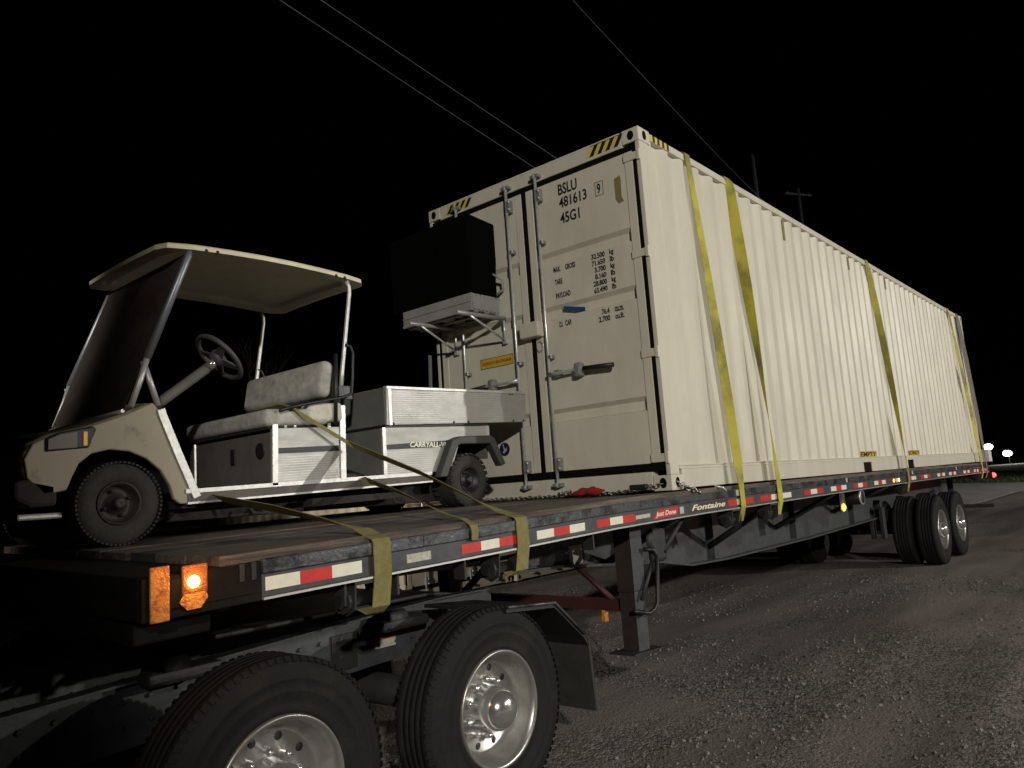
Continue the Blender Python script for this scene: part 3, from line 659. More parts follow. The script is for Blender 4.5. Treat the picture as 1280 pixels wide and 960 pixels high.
# front body: side skins with the wheel arch, hood skin, fascia
arch = [(-3.165, .165), (-3.185, .235), (-3.235, .320), (-3.31, .385), (-3.40, .425), (-3.50, .435), (-3.585, .415), (-3.645, .365), (-3.675, .300), (-3.70, .235)]
outer = [(-3.80, .215), (-3.875, .30), (-3.89, .39), (-3.855, .465), (-3.76, .515), (-3.60, .552), (-3.42, .620), (-3.275, .690), (-3.235, .640), (-3.15, .42), (-3.055, .20), (-3.055, .135), (-3.13, .135)]
for a, b in ((YN, YN+.03), (YF-.03, YF)):
    MB().prism(outer+arch, a, b).build('body_side', CREAM, G, bevel=.008, seg=3)
sk_ = [(-3.80, .215), (-3.875, .30), (-3.89, .39), (-3.855, .465), (-3.76, .515), (-3.60, .552), (-3.42, .620), (-3.275, .690)]
mb = MB(); vs = []; ny = 12
for (a, b) in sk_:
    for j in range(ny+1):
        t = j/ny; y = YN+.02+(YF-YN-.04)*t; cr = math.sin(math.pi*t)
        vs.append((a-.04*cr if b < .5 else a-.02*cr, y, b+.03*cr*(1 if b > .4 else .2)))
mb.add(vs, [(i*(ny+1)+j, i*(ny+1)+j+1, (i+1)*(ny+1)+j+1, (i+1)*(ny+1)+j) for i in range(len(sk_)-1) for j in range(ny)], True)
hood = mb.build('hood', CREAM, G); q = hood.modifiers.new('solid', 'SOLIDIFY'); q.thickness = .012
MB().prism([(-3.275, .690), (-3.235, .640), (-3.10, .30), (-3.13, .30), (-3.26, .60)], YN+.03, YF-.03).build('dash_panel', UNDER, G)
MB().prism([(-3.05, .135), (-3.05, .20), (-3.22, .62), (-3.3, .62), (-3.18, .2)], YN+.032, YF-.032).build('firewall', UNDER, G)
MB().prism([(-3.86, .16), (-3.93, .20), (-3.93, .285), (-3.86, .30), (-3.74, .27), (-3.74, .16)], YN-.0, YF+.0).build('front_bumper', UNDER, G, bevel=.02)
MB().box(-3.90, -3.70, YN+.05, YF-.05, .10, .13).build('bumper_bracket', GALV, G, bevel=.01)
# wheel arch lining and chassis
MB().prism([(p[0], p[1]+.006) for p in arch]+[(-3.66, .47), (-3.20, .47)], YN+.34, YN+.36).build('inner_fender', UNDER, G)
MB().box(-3.55, -.55, .28, .92, .04, .17).build('chassis', UNDER, G, bevel=.01)
MB().box(-3.1, -3.02, .1, 1.1, .11, .15).build('floor_crossmember', UNDER, G)
# headlamps
for y, s in ((YN-.012, -1), (YF+.012, 1)):
    a, b = (y, y+.05) if s < 0 else (y-.05, y)
    hl = MB().prism([(-3.800, .425), (-3.800, .490), (-3.74, .521), (-3.585, .555), (-3.565, .540), (-3.585, .495), (-3.60, .445)], a, b).build('headlamp_housing', BLACKP, G, bevel=.008)
    MB().prism([(-3.79, .435), (-3.79, .485), (-3.73, .510), (-3.66, .523), (-3.66, .445)], a-.004 if s < 0 else b, a if s < 0 else b+.004).build('headlamp_lens', LAMPG, hl)
    MB().box(-3.630, -3.612, a-.004 if s < 0 else b, a if s < 0 else b+.004, .455, .525).build('turn_signal', mat('amber_signal', (.8, .33, .02), .3, emit=.15) if s < 0 else AMBP, hl)
# cowl edge trim
for y in (YN-.004, YF-.006):
    MB().ribbon([(-3.235, y, .655), (-3.225, y, .62), (-3.14, y, .41), (-3.035, y, .165)], [(.022, 0, .008)]*4, .014).build('cowl_trim', ALUW, G, bevel=.003)
    MB().tube([(-3.245, y+.01, .675), (-3.325, y+.01, .915)], .017, 8).build('cowl_brace', ALUW, G)
# sill
for y0, y1 in ((YN-.01, YN+.05), (YF-.05, YF+.01)):
    MB().prism([(-3.10, .190), (-1.24, .238), (-1.24, .262), (-3.10, .213)], y0, y1).build('sill_trim', ALUW, G)
    MB().prism([(-3.09, .142), (-1.24, .196), (-1.24, .2375), (-3.09, .1895)], y0+.008, y1).build('sill_board', PANEL, G)
    MB().prism([(-3.09, .130), (-1.24, .184), (-1.24, .1955), (-3.09, .1415)], y0+.001, y1).build('sill_edge', ALUW, G)
MB().prism([(-3.09, .15), (-2.2, .17), (-2.2, .20), (-3.09, .19)], YN+.05, YF-.05).build('floor_mat', UNDER, G)
MB().box(-3.045, -3.035, YN+.0, YN+.012, .22, .46).build('pedal_post', ALUW, G)
# seat box
SB = MB().prism([(-2.550, .215), (-2.020, .232), (-2.010, .575), (-2.535, .545)], YN+.025, YF-.02).build('seat_box', PANEL, G, bevel=.004)
mb = MB().prism([(-2.556, .215), (-2.012, .232), (-2.004, .580), (-2.548, .560)], YN-.004, YN+.0245); mb.build('seat_box_side', ALU, SB, bevel=.003)
MB().prism([(-2.562, .213), (-2.525, .213), (-2.515, .585), (-2.552, .585)], YN-.010, YN-.0045).build('corner_trim', ALUW, SB)
MB().prism([(-2.06, .232), (-2.018, .232), (-2.006, .72), (-2.048, .72)], YN-.014, YN-.0045).build('corner_trim', ALUW, SB)
MB().prism([(-2.535, .404), (-2.06, .420), (-2.06, .456), (-2.535, .438)], YN-.0085, YN-.0045).build('black_stripe', BLACKP, SB)
for z_ in range(22):
    zz = .225+z_*.0078
    if z_ < 22: MB().prism([(-2.53, zz), (-2.06, zz+.014), (-2.06, zz+.0165), (-2.53, zz+.0025)], YN-.0058, YN-.0042).build('panel_rib', ALUW, SB) if z_ % 2 == 0 else None
MB().lathe([(0, 0), (-.006, .040), (-.004, .048), (0, .05)], (-2.551, .20, .435), 'x', 24).build('filler_cap', BLACKP, SB)
MB().box(-2.556, -2.550, .50, .55, .37, .47).build('key_plate', BLACKP, SB, bevel=.004)
# cushion and backrest
def pad(x0, x1, y0, y1, z0, z1, name, m, par, rot=0, bev=.035, piv=None):
    n = 6; mb = MB()
    mb.box(x0, x1, y0, y1, z0, z1)
    cx, cz = piv or ((x0+x1)/2, z0); c_, s_ = math.cos(rot), math.sin(rot)
    o = mb.build(name, m, par, bevel=bev, seg=5, warp=lambda x, y, z: (cx+(x-cx)*c_+(z-cz)*s_, y, cz-(x-cx)*s_+(z-cz)*c_))
    for p in o.data.polygons: p.use_smooth = True
    return o
pad(-2.60, -2.13, .045, 1.06, .580, .690, 'seat_cushion', SEATM, G, rot=-.05)
MB().box(-2.57, -2.10, .07, 1.05, .555, .580).build('seat_base', UNDER, G, bevel=.005)
pad(-2.30, -2.02, .040, .13, .605, .735, 'torn_cushion_end', SEATT, G, rot=-.06, bev=.03)
pad(-2.215, -2.115, .04, 1.00, .770, 1.02, 'seat_back', SEATM, G, rot=.18, piv=(-2.165, .77), bev=.045)
MB().box(-2.10, -2.085, .05, 1.05, .66, .95).build('back_board', UNDER, G, bevel=.004)
for y in (.02, 1.12):
    MB().tube([(-2.52, y, .665), (-2.40, y, .70), (-2.02, y, .775), (-1.97, y, .80), (-1.955, y, .92), (-1.945, y, 1.08), (-1.965, y, 1.12), (-2.0, y, 1.13)], .011, 8).build('hip_restraint', BLACKP, G)
MB().tube([(-2.10, .03, .59), (-2.08, .03, 1.06)], .014, 8).build('seat_bracket', BLACKP, G)
MB().box(-2.07, -1.96, .022, .034, .76, .85).build('canopy_clamp', TRAIL, G, bevel=.004)
for x in (-2.45, -2.38, -2.2, -2.12): MB().lathe([(0, 0), (0, .012), (.05, .012), (.05, 0)], (x, .075, .552), 'z', 10).build('seat_bolt', GALV, G)
# steering
def ring(c, nrm, r, t, name, m, par, seg=40):
    nrm = Vector(nrm).normalized(); a = nrm.orthogonal().normalized(); b = nrm.cross(a); mb = MB()
    mb.tube([Vector(c)+(a*math.cos(2*math.pi*k/seg)+b*math.sin(2*math.pi*k/seg))*r for k in range(seg+1)], t, 10, cap=False); return mb.build(name, m, par)
STW = mat('steering_wheel_rubber', (.055, .055, .058), .55, bump=.1)
sc_ = Vector((-2.74, .33, 1.03)); sn = Vector((.66, -.05, .62)).normalized()
sw = ring(sc_, sn, .165, .016, 'steering_wheel', STW, G)
a_ = Vector((0, 1, 0)); a_ = (a_-sn*a_.dot(sn)).normalized(); b_ = sn.cross(a_)
mb = MB()
for ang in (.45, math.pi-.45, -.75, math.pi+.75):
    d_ = a_*math.cos(ang)+b_*math.sin(ang); p_ = sc_-sn*.02
    mb.ribbon([p_, sc_+d_*.16], [sn.cross(d_)*.040, sn.cross(d_)*.016], .014)
mb.build('steering_spokes', STW, sw, bevel=.004)
mb = MB(); pts = [sc_-sn*.055, sc_-sn*.03, sc_+sn*.005, sc_+sn*.012]; mb.tube(pts, [.03, .055, .06, .04], 16); mb.build('steering_boss', STW, sw)
MB().tube([sc_-sn*.03, sc_-sn*.10], .028, 12).build('column_collar', CHROME, G)
MB().tube([sc_-sn*.10, sc_-sn*.10-Vector((.44, 0, .34))], .030, 12).build('steering_column', GREYP, G)
# canopy, posts, windshield
def roofz(x, y): return .030*math.sin(math.pi*(x+3.25)/1.48)+.014*math.sin(math.pi*(y-.0)/1.2)+.004*(y)
def rw(x, y, z):
    k = max(0, (x+3.25))*.008; yy = .04 if y < .3 and x < -3.1 else 0
    return (x, y, z+roofz(x, y)+k)
ro = [(-3.235, .12), (-3.20, .04), (-3.05, .015), (-1.95, .015), (-1.84, .03), (-1.78, .10), (-1.78, 1.06), (-1.84, 1.13), (-1.95, 1.15), (-3.05, 1.15), (-3.20, 1.12), (-3.235, 1.04)]
def outl(sc):
    cx, cy = -2.5, .583; pts = []
    for i in range(len(ro)):
        p, q_ = ro[i], ro[(i+1) % len(ro)]
        for k in range(5): t = k/5; pts.append((cx+(p[0]+(q_[0]-p[0])*t-cx)*sc[0], cy+(p[1]+(q_[1]-p[1])*t-cy)*sc[1]))
    return pts
mb = MB(); rings = [((0.94, .93), 1.606), ((.985, .98), 1.602), ((1, 1), 1.592), ((1, 1), 1.568), ((.985, .98), 1.566), ((.975, .965), 1.565), ((.86, .82), 1.572), ((.83, .78), 1.592)]
vs = []; n = len(outl((1, 1)))
for sc, z in rings: vs += [(a, b, z) for a, b in outl(sc)]
fs = [(i*n+k, i*n+(k+1) % n, (i+1)*n+(k+1) % n, (i+1)*n+k) for i in range(len(rings)-1) for k in range(n)]
c0 = len(vs); vs.append((-2.5, .583, 1.618)); c1 = len(vs); vs.append((-2.5, .583, 1.594))
fs += [(k, (k+1) % n, c0) for k in range(n)]+[((len(rings)-1)*n+(k+1) % n, (len(rings)-1)*n+k, c1) for k in range(n)]
mb.add(vs, fs, False); cano = mb.build('canopy', CANOPY, G, warp=rw)
for x in (-2.98, -2.91, -2.06, -1.99): MB().lathe([(-.003, 0), (-.003, .010), (0, .012)], (x, .0145, rw(x, .02, 1.570)[2]), 'y', 10).build('canopy_bolt', BLACKP, cano)
for y in (.045, 1.125):
    MB().tube([(-2.04, y, .80), (-2.02, y, .95), (-1.935, y, 1.50), (-1.935, y, 1.545), (-1.955, y, 1.585)], .0145, 10).build('rear_post', ALUW, G)
    MB().tube([(-3.065, y, 1.59), (-3.075, y, 1.545), (-3.315, y, .925)], [.015, .022, .022], 8).build('front_post', POSTB, G)
    MB().tube([(-3.315, y, .925), (-3.345, y, .82), (-3.40, y, .66)], .017, 8).build('post_leg', ALUW, G)
WS = MB().box(-.004, .0, .07, 1.10, 0, 1)
WS.build('windshield', TINT, G, warp=lambda x, y, z: (-3.425+.345*z+x, y, .640+.925*z))
MB().tube([(-3.43, .07, .640), (-3.43, 1.10, .640)], .010, 8).build('windshield_trim', ALUW, G)
# cargo bed
BD = MB().prism([(-1.662, .594), (-.135, .652), (-.115, .905), (-1.650, .868)], YN-.022, YN-.004).build('cargo_bed', ALU, G, bevel=.003)
MB().prism([(-1.662, .594), (-.135, .652), (-.115, .905), (-1.650, .868)], YF+.004, YF+.022).build('bed_side', ALU, BD, bevel=.003)
MB().prism([(-1.655, .850), (-.118, .888), (-.118, .910), (-1.655, .872)], YN-.030, YN+.012).build('bed_rail', ALUW, BD, bevel=.003)
MB().prism([(-1.655, .850), (-.118, .888), (-.118, .910), (-1.655, .872)], YF-.012, YF+.030).build('bed_rail', ALUW, BD, bevel=.003)
MB().prism([(-1.640, .594), (-1.612, .595), (-1.612, .850), (-1.640, .850)], YN-.027, YN-.0225).build('bed_corner_trim', ALUW, BD)
mb = MB(); 
for k in range(15):
    z = .615+k*.0155; mb.prism([(-1.60, z), (-.15, z+.050), (-.15, z+.0525), (-1.60, z+.0025)], YN-.0240, YN-.0215)
mb.build('bed_panel_ribs', ALUW, BD)
MB().box(-1.662, -1.645, YN-.004, YF+.004, .600, .865).build('bed_front_wall', GREYP, BD, bevel=.003)
MB().box(-.145, -.13, YN-.004, YF+.004, .655, .90).build('tailgate', ALU, BD, bevel=.003)
MB().prism([(-1.66, .600), (-.13, .655), (-.13, .672), (-1.66, .617)], YN-.004, YF+.004).build('bed_floor', GREYP, BD)
for x, z in ((-1.60, .606), (-1.0, .630), (-.84, .636), (-.30, .657), (-.17, .662), (-.32, .880), (-.29, .881)):
    MB().lathe([(-.005, 0), (-.004, .008), (0, .010)], (x, YN-.0225, z), 'y', 8).build('bed_bolt', BLACKP, BD)
LB = MB().prism([(-1.690, .248), (-1.19, .258), (-1.02, .30), (-.93, .49), (-.600, .50), (-.593, .612), (-1.690, .578)], YN-.006, YN+.014).build('rear_body', ALU, G, bevel=.003)
MB().prism([(-1.690, .248), (-1.19, .258), (-1.02, .30), (-.93, .49), (-.600, .50), (-.593, .612), (-1.690, .578)], YF-.014, YF+.006).build('rear_body_side', ALU, LB, bevel=.003)
MB().prism([(-1.695, .246), (-1.665, .247), (-1.665, .580), (-1.695, .578)], YN-.011, YN-.0065).build('corner_trim', ALUW, LB)
MB().prism([(-.625, .50), (-.593, .50), (-.593, .612), (-.625, .611)], YN-.011, YN-.0065).build('corner_trim', ALUW, LB)
MB().prism([(-1.660, .424), (-1.06, .444), (-1.06, .492), (-1.660, .458)], YN-.0095, YN-.0065).build('black_stripe', BLACKP, LB)
mb = MB()
for k in range(10): z = .262+k*.0155; mb.prism([(-1.66, z), (-1.22, z+.012), (-1.22, z+.0145), (-1.66, z+.0025)], YN-.0080, YN-.0055)
mb.build('panel_ribs', ALUW, LB)
text('CARRYALL-VI', (-1.445, -1.085, .4405, .480, YN-.0097), 'side', TAPEW, LB, 'body_lettering', bold=.03, shear=.15)
MB().box(-1.69, -1.675, YN+.014, YF-.014, .24, .575).build('rear_body_front', GREYP, LB)
MB().box(-.62, -.60, YN+.014, YF-.014, .35, .60).build('rear_body_back', GREYP, LB)
MB().prism([(-1.66, .582), (-.60, .618), (-.60, .632), (-1.66, .596)], YN-.002, YF+.002).build('bed_hinge_rail', BLACKP, LB)
# rear fender flare
fo = [(-1.23, .215), (-1.075, .490), (-.99, .517), (-.64, .528), (-.600, .505), (-.488, .300)]
fi = [(-.545, .282), (-.655, .462), (-.985, .458), (-1.020, .445), (-1.150, .215)]
for a, b in ((YN-.075, YN-.007), (YF+.007, YF+.075)):
    MB().prism(fo+fi, a, b).build('fender_flare', mat('fender_rubber', (.040, .040, .042), .55) if a < 0 else BLACKP, G, bevel=.008)
MB().prism([(-1.02, .30), (-.95, .46), (-.62, .46), (-.50, .32), (-.5, .2), (-1.0, .2)], .42, .44).build('inner_fender', UNDER, G)
# wheels
def cart_wheel(x, y, z, r, wd, side, knob, par, hubm):
    h = wd/2
    p = [(-h+.02, r*.48), (-h+.004, r*.55), (-h, r*.72), (-h+.006, r*.88), (-h+.026, r*.965), (-h*.3, r*.99)]
    prof = p+[(-a, b) for a, b in p][::-1]
    mb = MB().lathe(prof, (x, y, z), 'y', 56); n = 26 if knob else 60
    for k in range(n):
        a = 2*math.pi*k/n
        for row, (w0, w1, off) in enumerate(((-h-.002, -h+.055, 0), (-.035, .035, .5), (h-.055, h+.002, 0))):
            if not knob and row == 1: continue
            aa = a+off*2*math.pi/n; wdt = math.pi/n*.62; rr0, rr1 = r*.93, r*(1.0 if knob else .978)
            v = []
            for rr in (rr0, rr1):
                for da in (-wdt, wdt):
                    for q in (w0, w1):
                        q2 = q if not (knob and rr == rr1 and abs(q) > h-.01) else q*.93
                        v.append((x+rr*math.cos(aa+da), y+q2, z+rr*math.sin(aa+da)))
            mb.add(v, [(4, 5, 7, 6), (0, 2, 3, 1), (0, 1, 5, 4), (2, 6, 7, 3), (0, 4, 6, 2), (1, 3, 7, 5)])
    t = mb.build('tyre', RUBS, par)
    e = side*h; d = lambda k: y+e-side*k
    rp = [(d(.012)-y, r*.485), (d(.006)-y, r*.50), (d(.012)-y, r*.45), (d(.05)-y, r*.42), (d(.055)-y, r*.22), (d(.03)-y, r*.20), (d(.03)-y, 0)]
    rm = MB().lathe(rp, (x, y, z), 'y', 40).build('rim', hubm, t)
    hb = MB().lathe([(d(.03)-y, r*.15), (d(-.002)-y, r*.13), (d(-.004)-y, r*.06), (d(.0)-y, 0)], (x, y, z), 'y', 20)
    for k in range(4):
        a = k*math.pi/2+.4; hb.lathe([(d(.055)-y, .010), (d(.035)-y, .010), (d(.033)-y, 0)], (x+r*.30*math.cos(a), y, z+r*.30*math.sin(a)), 'y', 8)
    hb.build('hub', TRAILD if not knob else BLACKP, rm)
RIMD = mat('dark_steel_rim', (.035, .03, .027), .6, .3, var=.4)
for s, yy in ((-1, .145), (1, 1.055)):
    cart_wheel(-3.452, yy, .157, .222, .20, s, False, G, RIMD)
    cart_wheel(-.862, yy, .188, .206, .23, s, True, G, BLACKP)
MB().tube([(-3.452, .2, .15), (-3.452, 1.0, .15)], .025, 10).build('front_axle', UNDER, G)
MB().tube([(-.862, .2, .19), (-.862, 1.0, .19)], .045, 10).build('rear_axle', UNDER, G)
MB().lathe([(-.15, 0), (-.13, .10), (.13, .10), (.15, 0)], (-1.35, .5, .14), 'x', 20).build('engine_case', UNDER, G)
for x in (-1.6, -2.7): MB().tube([(x, .12, .13), (x+.04, .11, .06), (x+.10, .11, .05), (x+.12, .11, .11)], .010, 8).build('tow_hook', UNDER, G)
MB().prism([(-2.25, .07), (-1.45, .09), (-1.45, .13), (-2.25, .12)], .10, .20).build('leaf_spring', UNDER, G)

# stake standing in the bed
mb = MB().box(-.345, -.315, .985, 1.0, .66, 1.37)
tag(mb.build('wooden_stake', mat('grey_stake', (.16, .16, .15), .8), warp=lambda x, y, z: (x+.04*(z-.66), y, z)), 'thin grey stake standing upright at the far side of the cargo bed', 'stake')

# ------------------------------------------------------------------ shelf, pallet and black casing on the left door
Q = thing('wall_shelf', (0, .68, 1.41), 'pale tube bracket shelf fixed to the left container door under the black casing', 'shelf')
for y in (.31, .925):
    top_ = 1.615 if y < .5 else 1.640
    MB().tube([(.002, y, top_), (-.62 if y < .5 else -.60, y, top_-.015)], .020, 10).build('shelf_arm', TUBEW, Q)
    MB().tube([(-.02, y, 1.42), (-.46, y, top_-.02)], .011, 8).build('arm_brace', GALV, Q)
    MB().tube([(-.015, y, 1.40), (-.015, y, top_+.03)], .012, 8).build('bracket_post', GALV, Q)
    MB().box(-.03, .006, y-.025, y+.025, 1.385, 1.43).build('bracket_foot', GALV, Q, bevel=.008)
PL = thing('plastic_pallet', (-.2, .8, 1.66), 'grey plastic pallet lying on the tube shelf below the black casing', 'pallet')
pz = 1.662
mb = MB()
for k in range(6): x = -.375+k*.066; mb.box(x, x+.045, .352, 1.245, pz+.135, pz+.155)
mb.box(-.375, -.015, .352, .40, pz+.02, pz+.135); 
mb.build('pallet_deck', PALLET, PL, bevel=.004)
mb = MB()
for (a, b) in ((.352, .46), (.74, .86), (1.135, 1.245)): MB().box(-.372, -.02, a+.002, b, pz, pz+.134).build('pallet_block', PALLET, PL, bevel=.010)
mb = MB()
mb.box(-.380, -.365, .352, 1.245, pz, pz+.155); mb.box(-.388, -.36, .35, 1.248, pz-.004, pz+.022); mb.box(-.388, -.36, .35, 1.248, pz+.075, pz+.085)
for k in range(7): mb.box(-.36+k*.052, -.335+k*.052, .343, .353, pz+.01, pz+.15)
mb.build('pallet_rim', PALLET, PL, bevel=.003)
mb = MB()
for x in (-.34, -.20, -.06): mb.box(x, x+.05, .36, 1.24, pz-.010, pz+.004)
for k in range(8): mb.box(-.35, -.03, .42+k*.105, .44+k*.105, pz+.004, pz+.03)
mb.build('pallet_runners', PALLET, PL, bevel=.004)
tag(MB().prism([(-.372, 1.822), (-.030, 1.822), (-.030, 1.99), (-.012, 2.15), (-.012, 2.515), (-.372, 2.545)], .352, 1.40).build('black_casing', NIGHTBLK, bevel=.012),
    'matt black square casing sitting on the grey pallet in front of the left container door', 'box')
tag(MB().tube([(-.10, .33, 2.02), (-.06, .26, 1.96), (-.03, .28, 1.88), (-.05, .34, 1.84)], .012, 8).build('cable', PALLET), 'short pale cable curling beside the black casing and the locking bar', 'cable')

# ------------------------------------------------------------------ chains, binder, rag
def link(mb, c, d, flat, L_=.034, wdt=.012, t=.0045):
    d = Vector(d).normalized(); up = Vector((0, 0, 1)); s_ = d.cross(up).normalized(); v = s_ if flat else s_.cross(d).normalized()
    pts = []
    for k in range(13):
        a = 2*math.pi*k/12; ext = (L_/2-wdt) * (1 if math.cos(a) > 0 else -1) if abs(math.cos(a)) > .01 else 0
        pts.append(Vector(c)+d*(math.cos(a)*wdt+ext)+v*math.sin(a)*wdt)
    mb.tube(pts, t, 6, cap=False)
def chain(path, name, label, size=1.0):
    mb = MB(); P = [Vector(p) for p in path]; lens = [(P[i+1]-P[i]).length for i in range(len(P)-1)]; tot = sum(lens); st = .026*size; s_ = 0; k = 0
    while s_ < tot:
        u = s_
        for i, l in enumerate(lens):
            if u <= l: break
            u -= l
        c = P[i]+(P[i+1]-P[i])*(u/l); c.z += .004*math.sin(k*1.7); link(mb, c, P[i+1]-P[i], k % 2 == 0, .036*size, .0125*size, .0045*size); s_ += st; k += 1
    return tag(mb.build(name, CHAINM), label, 'chain')
chain([(-.16, .66, .012), (-.13, .35, .010), (-.12, .0, .008), (-.13, -.26, .006), (-.14, -.36, .022), (-.11, -.45, .008), (-.12, -.55, .006), (-.11, -.75, .004), (-.09, -.95, .020), (-.02, -1.10, .045), (.0, -1.145, .06)], 'chain', 'long steel chain lying across the deck at the foot of the container doors')
mb = MB()
for k in range(16):
    c = Vector((-.13+rnd.uniform(-.03, .03), -.31+rnd.uniform(-.05, .05), .015+rnd.uniform(0, .028))); link(mb, c, (rnd.uniform(-1, 1), rnd.uniform(-1, 1), rnd.uniform(-.3, .3)), k % 2 == 0)
tag(mb.build('chain_pile', CHAINM), 'small heap of loose chain links left of the red rag', 'chain')
chain([(.08, -1.225, .060), (.10, -1.25, .035), (.15, -1.262, .015), (.22, -1.285, -.012), (.26, -1.31, -.035)], 'chain', 'short steel chain hanging from the corner casting down over the trailer edge', 1.3)
tag(MB().tube([(.63, -1.25, .005), (.68, -1.29, -.01), (.71, -1.305, -.04)], .010, 8).build('hook', GALV), 'small bright steel hook lying on the trailer edge before the yellow strap', 'hook')
bn = MB().box(-.10, -.05, -1.05, -.90, .022, .062).build('load_binder', BLACKP, bevel=.012, seg=3); tag(bn, 'black padded load binder beside the bottom corner casting', 'binder')
mb = MB(); vs = []; nn, mm = 16, 12
for i in range(nn+1):
    t = i/nn
    for j in range(mm):
        a = 2*math.pi*j/mm; r = .006+.038*math.sin(math.pi*min(1, t*1.02))*(.75+.35*math.sin(a*3+t*9)+.15*math.sin(t*23)); r *= (.55+.75*t) if t < .85 else 1
        vs.append((-.17+r*math.cos(a)*1.1, -.40-.33*t+.01*math.sin(7*t), .012+max(-.008, r*math.sin(a)*1.05+.012*t+.01)))
mb.add(vs, [(i*mm+j, i*mm+(j+1) % mm, (i+1)*mm+(j+1) % mm, (i+1)*mm+j) for i in range(nn) for j in range(mm)], True)
tag(mb.build('red_rag', RAG), 'crumpled red cloth lying along the chain below the right container door', 'cloth')

# ------------------------------------------------------------------ straps
GS = 'yellow tie-down straps over the container'; GC = 'olive ratchet straps holding down the golf cart'
def strap(path, m, label, group, hw=.05, name='tie_down_strap'):
    # path: (x, y, z, angle) angle of the width vector from +x towards +y in degrees, optionally a z share
    cs = []; ws = []
    for i in range(len(path)-1):
        a, b = path[i], path[i+1]; n = max(1, int(abs(b[3]-a[3])/8), int((Vector(a[:3])-Vector(b[:3])).length/.12))
        for k in range(n):
            t = k/n; cs.append(tuple(a[j]+(b[j]-a[j])*t for j in range(3))); th = R(a[3]+(b[3]-a[3])*t); ws.append((hw*math.cos(th), hw*math.sin(th), 0))
    a = path[-1]; cs.append(a[:3]); ws.append((hw*math.cos(R(a[3])), hw*math.sin(R(a[3])), 0))
    return tag(MB().ribbon(cs, ws, .004).build(name, m), label, 'strap', group)
def con_strap(xt, xb, keys, m, label, hw=.043, end=-.30):
    ytop, ybot = -1.226, -1.312; zt_, zb_ = 2.895, rz(xb)+.004
    p = [(xt, 1.20, 2.903, 0), (xt, -1.205, 2.903, 0), (xt, ytop, 2.890, 0)]
    for t, th in keys: p.append((xt+(xb-xt)*t, ytop+(ybot-ytop)*t-.012*math.sin(math.pi*t), zt_+(zb_-zt_)*t, th))
    thl = keys[-1][1]; k = round(thl/180)*180
    p += [(xb, ybot-.001, zb_-.06, k), (xb, ybot+.0, zb_-.15, k), (xb, -1.275, end, k)]
    q = p[2:]
    return strap(p[:2]+q, m, label, GS, hw)
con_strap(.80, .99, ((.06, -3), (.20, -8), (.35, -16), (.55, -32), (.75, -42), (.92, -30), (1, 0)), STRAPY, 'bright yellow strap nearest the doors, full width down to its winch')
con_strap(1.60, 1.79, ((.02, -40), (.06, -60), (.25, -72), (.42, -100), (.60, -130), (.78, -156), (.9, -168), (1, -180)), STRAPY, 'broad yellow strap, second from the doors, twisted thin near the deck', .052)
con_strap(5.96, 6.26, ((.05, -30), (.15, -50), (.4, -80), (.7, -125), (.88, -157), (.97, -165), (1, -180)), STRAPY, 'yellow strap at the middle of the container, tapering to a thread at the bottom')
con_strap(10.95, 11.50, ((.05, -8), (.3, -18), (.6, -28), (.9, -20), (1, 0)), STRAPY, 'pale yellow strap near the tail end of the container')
con_strap(11.72, 11.93, ((.05, -30), (.3, -45), (.7, -35), (1, 0)), STRAPG, 'dull grey strap at the last corner of the container', .045)
def cart_strap(pts, label, hw, side=(1, 0, 0), th=.004):
    cs = []; ws = []
    for (p, wv) in pts: cs.append(p); ws.append(Vector(wv)*hw)
    C2, W2 = [], []
    for i in range(len(cs)-1):
        for k in range(6):
            t = k/6; C2.append(Vector(cs[i]).lerp(Vector(cs[i+1]), t)); W2.append(Vector(ws[i]).lerp(Vector(ws[i+1]), t))
    C2.append(Vector(cs[-1])); W2.append(Vector(ws[-1]))
    return tag(MB().ribbon(C2, W2, th).build('ratchet_strap', STRAP), label, 'strap', GC)
def rail_down(x, wx=1.0):
    r = rz(x)
    return [((x, -1.24, r+.030), (wx, 0, 0)), ((x, -1.295, r+.012), (wx, 0, 0)), ((x, -1.306, r-.004), (wx, 0, 0)), ((x, -1.308, r-.14), (wx, 0, 0))]
cart_strap([((-2.93, .12, .170), (.75, -.4, -.45)), ((-2.905, .04, .150), (.8, -.3, -.55)), ((-2.88, -.5, .07), (.82, 0, -.55)), ((-2.87, -.95, -.005), (.9, 0, -.38)), ((-2.865, -1.17, -.045), (1, 0, -.05))]+rail_down(-2.86)+[((-2.875, -1.30, -.39), (1, 0, 0)), ((-2.88, -1.262, -.42), (1, 0, 0)), ((-2.89, -1.21, -.40), (1, 0, 0))],
           'olive strap from under the cart floor, leftmost over the trailer edge to its winch', .050)
cart_strap([((-2.46, .40, .715), (.2, 0, .0)), ((-2.44, .10, .705), (.6, 0, -.25)), ((-2.40, .02, .665), (.65, 0, -.65)), ((-2.02, -.02, .452), (.55, 0, -.55)), ((-1.93, -.6, .22), (.78, 0, -.5)), ((-1.885, -.98, .045), (.85, 0, -.4)), ((-1.875, -1.17, -.03), (1, 0, -.05))]+rail_down(-1.865)+[((-1.885, -1.30, -.35), (1, 0, 0)), ((-1.91, -1.262, -.375), (1, 0, 0)), ((-1.94, -1.22, -.33), (1, 0, 0)), ((-1.96, -1.20, -.25), (1, 0, 0))],
           'olive strap drawn from the seat cushion across the seat box to the trailer edge', .050)
